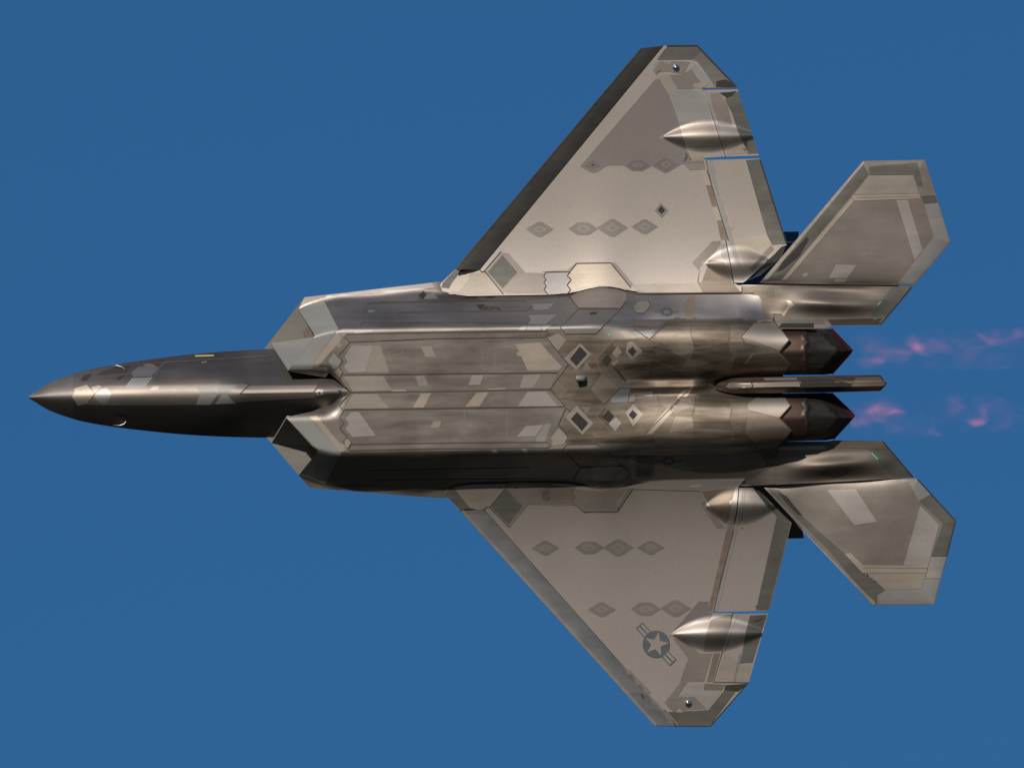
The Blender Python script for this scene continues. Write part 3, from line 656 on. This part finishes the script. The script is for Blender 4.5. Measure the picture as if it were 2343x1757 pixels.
# --- wings: root plates
for s_ in ('R4 140,380 330,195 478,190 650,400 640,408 112,408',): patch('wing', 'tan2', 1, s_)
patch('wing', 'rim', 1, 'R4 60,290 185,160 225,195 150,290 120,350 40,340'); patch('wing', 'tan', 2, 'R4 142,378 290,235 300,205 330,195 320,262 215,384')
patch('wing', 'soot_and_shade', 2, 'R4 185,156 270,138 330,155 270,170 228,194', sp=4); seam('wing', 'R4 425,160 445,185 480,182 662,405', 2.4); seam('wing', 'R4 470,180 640,-20', 2.2)
patch('wing', 'taupe', 1, 'R4 488,182 650,-8 715,0 880,186 812,205 665,390'); patch('wing', 'rim', 2, 'R4 508,185 655,18 803,190 655,352')
patch('wing', 'taupe', 1, 'R4 670,396 815,205 885,190 1078,196 1066,230 1090,262 1068,290 1090,325 1068,360 1098,400'); patch('wing', 'grey', 1, 'R4 1080,192 1326,188 1298,220 1336,265 1298,315 1332,365 1298,400 1112,403 1078,365 1097,325 1073,290 1097,265 1073,230')
seam('wing', 'R4 1085,188 1065,230 1090,262 1066,290 1090,325 1068,362 1105,405', 2.0); seam('wing', 'R4 1085,188 1325,184 1395,100 1735,95 1935,340', 2.4); seam('wing', 'R4 1330,186 1300,220 1340,265 1300,315 1335,365 1300,405', 2.6)
patch('wing', 'tan', 1, 'R4 1305,220 1398,104 1732,99 1925,345 1890,368 1800,340 1650,322 1500,332 1400,360 1330,395 1310,396 1337,365 1303,315 1342,265', name='gear_door', sp=6); patch('wing', 'taupe', 1, 'R4 1740,92 1785,95 1955,300 1940,335')
patch('wing', 'taupe', 1, 'R4 1330,170 1398,96 1390,90 1300,165 1050,180 1050,186'); patch('wing', 'tan2', 1, 'W3 195,1362 840,1340 905,1438 260,1442'); patch('wing', 'tan', 2, 'W3 400,1335 520,1335 520,1354 400,1354')
patch('wing', 'pale', 1, 'R4 665,396 1098,388 1098,403 668,406')
seam('wing', 'W3 140,1452 900,1442 1290,1440', 2.0)
# lens covers on the wings
for (a, b, c, d, f) in ((712, 990, 905, 1058, 0), (1138, 1430, 912, 1038, .22), (1420, 1735, 878, 1055, 0), (1765, 2035, 882, 1030, 0)): lens('wing', 'W1', a, b, c, d, f)
for (a, b, c, d, f) in ((942, 1222, 683, 830, 0), (1375, 1665, 690, 816, .22), (1655, 1965, 668, 838, 0), (1998, 2270, 680, 825, 0), (1503, 1787, 1298, 1445, 0)): lens('wing', 'W5', a, b, c, d, f)
for (a, b, c, d, f) in ((408, 705, 340, 470, .22), (700, 1010, 316, 484, 0)): lens('wing', 'W6', a, b, c, d, f)
patch('wing', 'lens', 1, 'W1 2000,795 2060,716 2140,795 2070,870', name='aperture_frame', sp=4); patch('wing', 'black', 2, 'W1 2030,790 2065,745 2105,790 2070,832', name='aperture', sp=4)
# upper (port-side) wing outer patchwork
patch('wing', 'wing2', 1, 'W2 118,1315 870,445 905,440 1010,600 1110,885 1200,1230 1150,1285 990,1378 960,1380 835,1312 745,1362 640,1362 555,1305 390,1305 290,1372 250,1380 220,1370', sp=9)
patch('wing', 'wing2', 1, 'W2 1150,1285 1185,1150 1240,1260 1355,1255 1370,1345 1215,1350')
lens('wing', 'W2', 580, 815, 1255, 1350, .22, mats=('lensd', 'wing2')); lens('wing', 'W2', 855, 1100, 1228, 1362, mats=('lensd', 'wing2')); patch('wing', 'lensd', 2, 'W2 160,1310 245,1250 330,1305 245,1345', name='access_cover'); patch('wing', 'black', 3, 'W2 232,1300 248,1290 262,1300 248,1312', name='fastener_cap', sp=3)
patch('wing', 'grey', 1, 'W2 845,300 900,255 1000,262 985,300 885,395'); patch('wing', 'taupe', 2, 'W2 848,355 930,260 990,285 880,405')
patch('wing', 'rim', 1, 'W2 890,245 960,150 1000,112 1288,108 1335,165 1240,248 900,252'); patch('wing', 'edge', 2, 'W2 1290,108 1682,522 1470,520 1290,265 1240,248 1335,165', sp=5); patch('wing', 'soot_and_shade', 3, 'W2 1480,465 1570,445 1620,470 1680,522 1480,520', sp=5); patch('wing', 'soot_and_shade', 3, 'W2 1285,108 1300,108 1686,520 1650,500', sp=5)
patch('wing', 'taupe', 2, 'W2 880,380 1040,262 1215,270 1155,395 985,365'); patch('wing', 'tan2', 1, 'W2 890,430 950,395 1020,400 1088,535 1050,580 1010,590'); patch('wing', 'grey', 1, 'W2 1215,320 1270,290 1470,515 1380,500')
patch('wing', 'wing2', 2, 'W2 1015,400 1140,400 1230,340 1330,480 1250,540 1095,538'); patch('wing', 'tan2', 3, 'W2 1245,490 1400,462 1400,500 1330,535 1260,530')
patch('wing', 'grey', 2, 'W2 1015,592 1095,542 1335,548 1430,860 1130,885 1105,880'); patch('wing', 'tan2', 1, 'W2 1185,1150 1245,1130 1350,1205 1350,1250 1225,1252')
seam('wing', 'W2 1340,535 1685,527', 2.2); seam('wing', 'W2 985,112 1288,108 1680,520', 4.0, 'soot_and_shade', 4, 'edge_strip')
# aileron upper
patch('ail', 'taupe', 1, 'W2 1410,582 1510,577 1590,690 1640,900 1490,890 1465,790'); patch('ail', 'rim', 1, 'W2 1565,640 1698,562 1900,1185 1800,1190 1700,980 1640,790'); patch('ail', 'soot_and_shade', 2, 'W2 1510,578 1600,572 1680,562 1640,610 1585,630', sp=4)
patch('ail', 'grey', 2, 'W2 1350,560 1392,556 1575,1108 1560,1120 1545,1090'); patch('ail', 'tan2', 1, 'W2 1590,1110 1790,1050 1800,1180 1590,1195'); patch('ail', 'black', 3, 'W2 1740,1135 1765,1140 1778,1168', sp=3)
patch('ail', 'pale', 1, 'W2 1490,893 1640,903 1672,990 1520,990'); patch('wing', 'tan2', 1, 'W2 1105,892 1430,862 1520,1110 1200,1120 1150,1020')
# flaperon upper
patch('flpn', 'rim', 1, 'W3 1340,118 1478,106 1742,955 1600,962 1545,852', sp=6); patch('flpn', 'grey', 1, 'W3 950,120 1005,118 1060,420 1100,540 1065,530'); patch('flpn', 'grey', 2, 'W3 1060,532 1105,528 1325,1310 1285,1310 1190,1000')
patch('flpn', 'tan', 3, 'W3 1120,575 1145,571 1215,800 1190,808'); patch('flpn', 'tan', 1, 'W3 1228,910 1548,857 1590,960 1470,1090 1340,1120 1275,1080'); patch('flpn', 'brown', 1, 'W3 1480,1090 1595,965 1620,1010 1400,1220 1370,1200')
patch('flpn', 'soot_and_shade', 2, 'W3 1690,985 1740,965 1700,1080 1480,1270 1310,1338 1420,1280 1510,1190 1540,1130 1620,1060', sp=5); seam('flpn', 'W3 1480,108 1745,955', 3.6, 'soot_and_shade', 3)  # dark gap by the tailplane: shade and soot put in as colour
patch('wing', 'tan', 1, 'W3 885,215 943,213 998,370 940,370'); patch('wing', 'brown', 1, 'W3 940,372 998,372 1048,580 1002,580'); patch('wing', 'tan', 1, 'W3 1004,584 1052,582 1105,720 1050,720'); patch('wing', 'brown', 1, 'W3 1050,724 1108,722 1160,910 1088,912'); seam('wing', 'W3 950,215 1165,920', 2.0)
patch('wing', 'taupe', 2, 'W3 755,160 870,150 920,170 940,212 775,212 720,150')
patch('wing', 'taupe', 1, 'W3 800,1142 1005,926 1088,922 1088,958 870,1222'); patch('wing', 'brown', 1, 'W3 850,1340 870,1226 960,1112 1120,1128 1200,1328 1288,1436 905,1436'); patch('wing', 'pale', 2, 'W3 880,1190 965,1108 960,1160 895,1340 870,1330')
patch('wing', 'grey', 2, 'W3 1090,960 1140,950 1200,1330 1150,1180 1090,1060'); seam('wing', 'W3 1150,1170 1220,1345', 2.2)
# leading-edge flaps
for sd in (1, -1):
    f_ = FLAP[sd]; w_ = 3.0 if sd > 0 else 6.0
    mv = lambda p, q: (p[0] + (q[0] - p[0]) / math.hypot(q[0] - p[0], q[1] - p[1]) * w_ * 0.85, p[1] + (q[1] - p[1]) / math.hypot(q[0] - p[0], q[1] - p[1]) * w_ * 0.85)
    seam('flap', [mv(f_[0], f_[3]), mv(f_[1], f_[2])], w_, 'brown' if sd > 0 else 'tan2', 2, 'edge_strip')
patch('flap', 'edge2', 1, 'W5 300,400 430,385 1440,1470 1580,1640 1490,1640', sp=8); patch('flap', 'edge2', 1, 'W6 30,700 70,690 740,1420 850,1560 660,1560', sp=8)
patch('flap', 'taupe', 2, 'W6 330,1030 400,1010 610,1240 560,1260'); patch('flap', 'tan2', 3, 'W6 610,1330 660,1300 745,1410 690,1440'); patch('flap', 'black', 3, 'W6 505,1250 520,1255 545,1300 530,1305', sp=4)
seam('wing', 'W5 460,380 500,345 525,350 720,550', 2.2); seam('wing', 'W5 525,350 715,118 1140,115', 2.2); seam('wing', 'W5 520,345 710,110 1140,108', 1.2, 'pale', 4)
seam('wing', 'W6 745,1412 870,1570', 2.2)
# lower wing root plates
patch('wing', 'tan2', 1, 'W5 215,170 640,130 525,340 460,370 345,355'); patch('wing', 'rim', 1, 'W5 110,255 60,250 110,160 170,160 340,370 230,375'); patch('wing', 'soot_and_shade', 2, 'W5 235,378 290,362 340,358 415,378', sp=4)
patch('wing', 'taupe', 1, 'W5 530,345 690,155 760,150 910,325 725,555'); patch('wing', 'rim', 2, 'W5 540,345 690,165 850,340 715,520'); patch('wing', 'taupe', 1, 'W5 770,150 1135,125 1105,190 1130,240 1100,290 1140,325 915,325'); patch('wing', 'rim', 2, 'W5 1040,190 1100,170 1125,190 1100,235 1130,260 1100,300 1050,270')
patch('wing', 'brown', 1, 'W5 1142,130 1370,155 1338,195 1380,240 1340,290 1378,322 1142,325 1108,290 1132,240 1108,190'); patch('wing', 'taupe', 1, 'W5 1345,195 1375,165 1480,175 1620,185 1760,172 1880,160 1950,162 1800,390 1460,392 1385,325 1345,290 1385,240', name='gear_door', sp=6)
seam('wing', 'W5 1375,155 1338,195 1380,240 1340,290 1460,395 1800,395 1960,160', 2.0); seam('wing', 'W5 1142,330 1380,324', 1.6, 'pale'); seam('wing', 'W5 1460,386 1810,382', 1.4, 'pale'); seam('wing', 'W5 1140,115 1105,190 1130,240 1105,290', 1.6)
patch('wing', 'black', 2, 'W5 1460,393 1580,393 1500,406 1465,405', sp=4); patch('wing', 'black', 2, 'W5 1800,372 1825,345 1820,362 1805,380', sp=4); patch('wing', 'tan2', 2, 'W5 1875,200 1900,190 1800,340 1780,335')
patch('wing', 'tan', 2, 'W7 780,232 885,210 890,235 860,248 785,245'); seam('wing', 'W7 210,255 880,275', 1.2, 'taupe')
# lower wing aft patches
patch('wing', 'brown', 1, 'W7 1145,670 1215,672 1000,1480 960,1470', sp=8); patch('wing', 'taupe', 2, 'W7 1160,590 1225,590 1215,680 1148,675'); patch('wing', 'taupe', 1, 'W7 880,400 925,380 1130,640 1050,650'); patch('wing', 'brown', 1, 'W7 900,280 1230,240 1200,380 1160,560 1140,620 1000,470'); seam('wing', 'W7 1215,670 1015,1480', 2.0)
patch('wing', 'tan', 2, 'W7 1178,370 1225,365 1195,410 1170,405'); patch('wing', 'pale', 2, 'W7 1120,600 1145,610 1155,650 1125,640')
patch('wing', 'wing2', 1, 'W6 1085,330 1185,332 1180,430 1225,445 1200,510 1050,530 850,640 790,680')
patch('wing', 'taupe', 1, 'W6 1205,512 1380,460 1420,462 1340,820 1130,830 1165,640'); patch('wing', 'taupe', 1, 'W6 830,700 930,690 1100,850 1220,850 1140,1130 990,1130 900,1130 980,900')
patch('wing', 'brown', 2, 'W6 1235,850 1300,845 1225,1130 1170,1130'); patch('wing', 'taupe', 2, 'W6 910,1130 975,1130 880,1270 790,1400 745,1340'); patch('wing', 'brown', 2, 'W6 1145,1150 1350,1160 1320,1215 1140,1218')
patch('wing', 'pale', 1, 'W6 975,1165 1140,1160 1140,1218 1320,1218 1170,1400 1050,1285 880,1280'); patch('wing', 'taupe', 1, 'W6 745,1345 880,1285 1050,1287 1165,1405 990,1412 830,1430')
patch('wing', 'rim', 1, 'W6 780,1435 1180,1415 1370,1185 1480,1195 1200,1575 885,1568 855,1530'); patch('wing', 'soot_and_shade', 2, 'W6 1355,1165 1575,1150 1480,1230 1340,1215', sp=5); seam('wing', 'W6 640,1565 885,1575 1205,1576 1580,1145', 3.0, 'soot_and_shade', 3)
patch('wing', 'tan', 2, 'W6 858,1438 890,1398 935,1438'); seam('wing', 'W6 790,680 1085,330 1185,330', 1.2, 'pale', 3); seam('wing', 'W6 1230,1135 1585,1140', 2.0)
# aileron / flaperon lower
patch('ail', 'pale', 2, 'W6 1432,462 1475,460 1345,835 1325,830'); patch('ail', 'rim', 1, 'W6 1600,470 1768,462 1625,940 1500,950 1560,620', sp=6); patch('ail', 'black', 3, 'W6 1625,528 1690,510 1722,492 1725,502 1680,532', sp=4); patch('ail', 'taupe', 2, 'W6 1490,860 1530,830 1450,1130 1430,1125')
patch('ail', 'tan2', 1, 'W6 1345,845 1500,950 1610,955 1590,1115 1300,1110 1260,1110')
patch('flpn', 'grey', 1, 'W7 1215,680 1265,520 1290,520 1060,1470 1020,1475'); patch('flpn', 'rim', 1, 'W7 1645,540 1790,600 1570,1465 1440,1465', sp=6); patch('flpn', 'grey', 2, 'W7 1300,250 1340,250 1300,560 1250,575'); patch('flpn', 'rim', 2, 'W7 1420,262 1500,300 1790,590 1650,540 1560,420', sp=6)
patch('flpn', 'black', 3, 'W7 1438,1415 1452,1430 1440,1440', sp=3); patch('flpn', 'black', 2, 'W7 1290,645 1315,645 1310,652 1290,652', sp=3); patch('flpn', 'soot_and_shade', 3, 'W7 1420,262 1470,270 1600,420 1560,440', sp=5)
seam('flpn', 'W7 1790,600 1570,1460', 2.4, 'brown', 3)
# star emblem on the wing
def emblem(sf, reg, cx, cy, r, star_deg, bar_dir, sq=1.0, mats=('mark', 'base'), layer=2):
    def PP(l): return reg + ' ' + ' '.join('%.2f,%.2f' % (cx + a, cy + b * sq) for a, b in l)
    d = Vector(bar_dir).normalized(); p = Vector((d.y, -d.x))
    for s in (1, -1):
        q = lambda t, w: (s * t * d.x + w * p.x, s * t * d.y + w * p.y)
        patch(sf, mats[0], layer, PP([q(r * .9, -r * .33), q(r * 1.86, -r * .33), q(r * 1.86, r * .33), q(r * .9, r * .33)]), name='emblem_bar', sp=4)
        for w in (-1, 1):
            patch(sf, mats[1], layer + 1, PP([q(r * .98, w * r * .06), q(r * 1.76, w * r * .06), q(r * 1.76, w * r * .25), q(r * .98, w * r * .25)]), name='emblem_stripe', sp=4)
    patch(sf, mats[0], layer + 2, PP([(r * math.cos(t * math.pi / 20), r * math.sin(t * math.pi / 20)) for t in range(40)]), name='emblem_disc', sp=4)
    patch(sf, mats[1], layer + 3, PP([((r * .9 if k % 2 == 0 else r * .36) * math.cos(math.radians(star_deg + 36 * k)), -(r * .9 if k % 2 == 0 else r * .36) * math.sin(math.radians(star_deg + 36 * k))) for k in range(10)]), name='emblem_star', sp=4)
emblem('wing', 'W6', 662, 757, 137, 78, (350, 387))
emblem('body', 'R6', 237, 422, 46, 90, (1, 0.04), 0.66, ('mark2', 'side'), 2); emblem('body', 'R7', 253, 740, 46, 90, (1, 0.0), 0.66, ('mark2', 'side'))
# --- tailplanes
patch('stab', 'rim', 1, 'W4 240,1320 1195,150 1255,260 380,1310', sp=7); patch('stab', 'tan2', 2, 'W4 165,1343 1200,127 1215,145 235,1320', sp=6); patch('stab', 'soot_and_shade', 2, 'W4 330,1240 400,1130 640,880 660,910 560,1080 400,1210', sp=6)
patch('stab', 'rim', 1, 'W4 1260,180 1740,140 1800,380 1740,370 1705,265 1265,268', sp=7); patch('stab', 'tan', 3, 'W4 387,1313 435,1315 1115,520 1080,500'); patch('stab', 'tan', 3, 'W4 1095,467 1760,453 1774,500 1118,524 1085,498')
seam('stab', 'W4 1140,492 1768,478', 1.2, 'taupe', 5); patch('stab', 'tan2', 1, 'W4 1260,272 1700,270 1755,448 1110,462', sp=8)
patch('stab', 'pale', 2, 'W4 1532,516 1645,514 1795,1015 1715,1118'); patch('stab', 'grey', 1, 'W4 1785,480 1925,475 2068,935 1706,1362 1545,1355 1905,880', sp=8); patch('stab', 'rim', 2, 'W4 1780,485 1925,478 1945,545 1805,555')
patch('stab', 'pale', 2, 'W4 857,1294 930,1162 1136,1166 1040,1298'); patch('stab', 'tan', 2, 'W4 905,1336 925,1306 1035,1306 1020,1340'); patch('stab', 'pale', 2, 'W4 587,1280 612,1244 655,1244 635,1285', sp=4)
seam('stab', 'W4 1780,482 1920,474', 1.5)
patch('stab', 'rim', 1, 'W8 130,475 260,500 470,740 1260,1440 1190,1580 1160,1580 700,1040', sp=7); patch('stab', 'tan2', 2, 'W8 420,820 1190,1585 1150,1590 400,800', sp=6); patch('stab', 'soot_and_shade', 2, 'W8 250,520 330,560 480,740 440,740 340,640', sp=6)
patch('stab', 'grey', 2, 'W8 1280,1450 1615,1445 1640,1340 1785,1345 1728,1585 1195,1588 1190,1500', sp=8); patch('stab', 'pale', 2, 'W8 715,500 985,492 1187,802 975,836'); patch('stab', 'pale', 2, 'W8 1600,650 1778,835 1670,1225 1440,1215')
patch('stab', 'tan', 3, 'W8 880,1105 935,1098 1055,1212 1670,1222 1655,1285 1050,1285'); seam('stab', 'W8 1060,1236 1665,1242', 1.4, 'taupe', 5); patch('stab', 'tan2', 1, 'W8 1060,1290 1650,1290 1612,1440 1270,1448 1090,1320')
patch('stab', 'grey', 1, 'W8 1500,440 1570,400 1700,540 1590,600 1560,560', sp=8); patch('stab', 'rim', 2, 'W8 1590,605 1700,545 1935,795 1850,1130 1705,1130 1775,930 1815,820', sp=7); patch('stab', 'pale', 3, 'W8 1700,1138 1848,1136 1790,1338 1650,1338')
seam('stab', 'W8 1570,395 1935,795 1850,1130', 3.0, 'soot_and_shade', 4)
# --- booms
patch('boom', 'rim', 1, 'R6 1860,245 2000,245 1790,500 1700,470', sp=6); patch('boom', 'green', 2, 'R6 1760,372 1785,345 1790,348 1766,376', name='formation_strip', sp=3); patch('boom', 'rim', 1, 'R6 1010,485 1365,478 1385,510 1060,512', sp=6)  # the green strip on the boom end is plain colour
patch('boom', 'soot_and_shade', 1, 'R6 1400,480 1800,465 1770,516 1430,520', sp=6); patch('boom', 'tan', 2, 'R6 1097,336 1132,342 1160,376 1122,402 1085,458 1068,440 1115,380', sp=5); seam('boom', 'R6 2010,245 1780,518', 4.0, 'soot_and_shade', 3)
patch('boom', 'rim', 1, 'R7 1700,660 1830,650 2010,855 1870,850', sp=6); patch('boom', 'green', 2, 'R7 1714,683 1722,680 1768,728 1762,732', name='formation_strip', sp=3); patch('boom', 'pale', 1, 'R7 1040,650 1060,636 1375,630 1385,655 1040,664', sp=6); patch('boom', 'brown', 2, 'R7 1420,600 1780,600 1825,650 1700,650 1440,640', sp=6)  # green strip here is plain colour too
seam('boom', 'R7 1800,600 2020,858', 3.0, 'soot_and_shade', 3)
# --- nozzles
for rg, q in (('R6', '1065,560 1235,555 1225,620 1240,690 1225,760 1235,810 1130,815 1050,715 1118,625'), ('R7', '1075,262 1250,262 1190,330 1215,370 1240,420 1215,480 1250,560 1120,560 1130,520 1055,432 1128,340')):
    patch('noz', 'nzr', 1, rg + ' ' + q, name='nozzle_flap', sp=5)
seam('noz', 'R6 1235,555 1240,610 1225,640 1235,690 1222,720 1240,780 1235,815', 4.5, 'black', 3); seam('noz', 'R7 1240,265 1232,330 1245,370 1235,430 1250,470 1235,540', 4.5, 'black', 3)
patch('noz', 'nzb', 1, 'R6 1250,560 1330,555 1320,640 1400,680 1480,705 1400,800 1250,800 1260,720', name='nozzle_flap', sp=5); patch('noz', 'nzb', 1, 'R7 1260,270 1400,260 1480,420 1400,560 1260,560', name='nozzle_flap', sp=5)
seam('noz', 'R6 1425,548 1572,703 1428,866', 8, 'nzred', 3, 'nozzle_edge'); seam('noz', 'R7 1425,254 1588,413 1436,580', 8, 'nzred', 3, 'nozzle_edge')
# --- stinger
patch('sting', 'tan2', 1, 'R7 690,176 845,178 855,195 840,215 700,218 660,205', sp=4); patch('sting', 'tan2', 1, 'R7 870,176 1185,168 1200,188 1185,214 860,217', sp=4); patch('sting', 'pale', 1, 'R7 935,142 1170,140 1180,155 945,158', sp=4)
patch('sting', 'soot_and_shade', 1, 'R7 1205,160 1410,150 1580,185 1480,228 1200,218', sp=4); seam('sting', 'R7 840,176 856,195 840,217', 1.4); seam('sting', 'R7 1185,165 1203,188 1187,216', 1.4); patch('sting', 'brown', 1, 'R7 1600,140 1770,132 1815,182 1770,226 1560,220', sp=4); patch('sting', 'black', 2, 'R7 605,200 620,196 645,197 630,207', sp=3)

# --- small fittings
def dome(px, py, r, sf, mat, name):
    u, v = uv((px, py)); z, par = surf(sf, [(u, v)]); z0 = z(u, v); vs, F = [], []; k = 20
    for i in range(7):
        a = math.pi / 2 * i / 6
        for j in range(k): t = 2 * math.pi * j / k; vs.append(L(u + r * math.cos(a) * math.cos(t), v + r * math.cos(a) * math.sin(t), z0 + r * 0.8 * math.sin(a)))
        if i:
            for j in range(k): F.append([(i - 1) * k + j, (i - 1) * k + (j + 1) % k, i * k + (j + 1) % k, i * k + j])
    obj(name, vs, F, M[mat], par)
dome(1547, 155.6, 8.5, 'wing', 'chrome', 'navigation_light'); dome(1575, 1609, 8.5, 'wing', 'chrome', 'navigation_light')
def mast():
    u, v = uv((1334, 867)); vs, F = [], []; k = 18
    for i, (du, dv, dz, r) in enumerate(((8, 0, 104, 6.0), (4, 0, 113, 7.2), (0, 0, 117, 7.4), (-15, 1, 121, 7.4), (-16, 1, 121.3, 6.8), (-16, 1, 121.3, 0.1))):
        for j in range(k): t = 2 * math.pi * j / k; vs.append(L(u + du, v + dv + r * math.sin(t), dz + r * math.cos(t)))
        if i:
            for j in range(k): F.append([(i - 1) * k + j, (i - 1) * k + (j + 1) % k, i * k + (j + 1) % k, i * k + j])
    obj('drain_mast', vs, F, M['lip'], body)
mast()

# ------------------------------------------------------------------ afterburner plumes
def plume(side, label):
    m = bpy.data.materials.new('flame_gas'); m.use_nodes = True; nt = m.node_tree; n = nt.nodes; l = nt.links
    n.remove(n['Principled BSDF']); out = n['Material Output']
    em = n.new('ShaderNodeEmission'); em.inputs['Color'].default_value = (1.0, 0.17, 0.13, 1)
    tc = n.new('ShaderNodeTexCoord')
    sep = n.new('ShaderNodeSeparateXYZ'); l.new(tc.outputs['Object'], sep.inputs[0])
    def math_(op, a, b=None, c=None):
        x = n.new('ShaderNodeMath'); x.operation = op
        for i, q in enumerate((a, b, c)):
            if q is None: continue
            if isinstance(q, (int, float)): x.inputs[i].default_value = q
            else: l.new(q, x.inputs[i])
        return x.outputs[0]
    mp = n.new('ShaderNodeMapping'); mp.inputs['Scale'].default_value = (1.0, 1.8, 1.0); mp.inputs['Location'].default_value = (3.1 * side, 1.7, 0)
    l.new(tc.outputs['Object'], mp.inputs[0])
    def nse(scale, det, dist):
        x = n.new('ShaderNodeTexNoise'); x.inputs['Scale'].default_value = scale; x.inputs['Detail'].default_value = det; x.inputs['Distortion'].default_value = dist
        l.new(mp.outputs[0], x.inputs['Vector']); return x.outputs['Fac']
    r = math_('SQRT', math_('ADD', math_('POWER', math_('ABSOLUTE', sep.outputs['Y']), 2), math_('POWER', math_('ABSOLUTE', sep.outputs['Z']), 2)))
    fall = math_('MAXIMUM', math_('SUBTRACT', 1.0, math_('POWER', math_('DIVIDE', r, 0.47), 2.5)), 0.0)
    soft = math_('POWER', math_('MAXIMUM', math_('MULTIPLY', math_('SUBTRACT', nse(1.0, 1, 0.5), 0.47), 5.0), 0.0), 1.5)
    wisp = math_('POWER', math_('MAXIMUM', math_('MULTIPLY', math_('SUBTRACT', nse(1.75, 2, 0.7), 0.51), 5.5), 0.0), 1.4)
    hot = math_('POWER', math_('MAXIMUM', math_('MULTIPLY', math_('SUBTRACT', nse(1.9, 0, 0.1), 0.69), 12.0), 0.0), 2.0)
    a1 = math_('ADD', math_('MULTIPLY', soft, 0.085), math_('MULTIPLY', math_('MULTIPLY', wisp, math_('ADD', soft, 0.4)), 0.36))
    st = math_('MULTIPLY', math_('ADD', math_('ADD', a1, math_('MULTIPLY', hot, 0.3)), 0.003), fall)
    l.new(st, em.inputs['Strength']); l.new(em.outputs[0], out.inputs['Volume'])
    u0, v0 = uv((1945, 803 if side > 0 else 951))
    vs, F = [], []; k = 20; prof = [(0, 0.30), (0.3, 0.42), (1.0, 0.47), (2.2, 0.46), (3.2, 0.44), (4.6, 0.38), (6.0, 0.25), (7.0, 0.05)]
    for i, (x, rr) in enumerate(prof):
        for j in range(k): t = 2 * math.pi * j / k; vs.append((x, rr * math.cos(t), rr * math.sin(t)))
        if i:
            for j in range(k): F.append([(i - 1) * k + j, (i - 1) * k + (j + 1) % k, i * k + (j + 1) % k, i * k + j])
    F.append(list(range(k))[::-1]); F.append([(len(prof) - 1) * k + j for j in range(k)])
    o = obj('exhaust_flame', vs, F, m, None)
    bm = bmesh.new(); bm.from_mesh(o.data); bmesh.ops.recalc_face_normals(bm, faces=bm.faces); bm.to_mesh(o.data); bm.free()
    o.matrix_world = jet.matrix_world @ Matrix.Translation(Vector(L(u0, v0, 35)))
    o['label'] = label; o['category'] = 'flame'; o['group'] = 'flames behind the engine nozzles'
plume(1, 'faint pink exhaust flame behind the upper engine nozzle')
plume(-1, 'faint pink exhaust flame behind the lower engine nozzle')
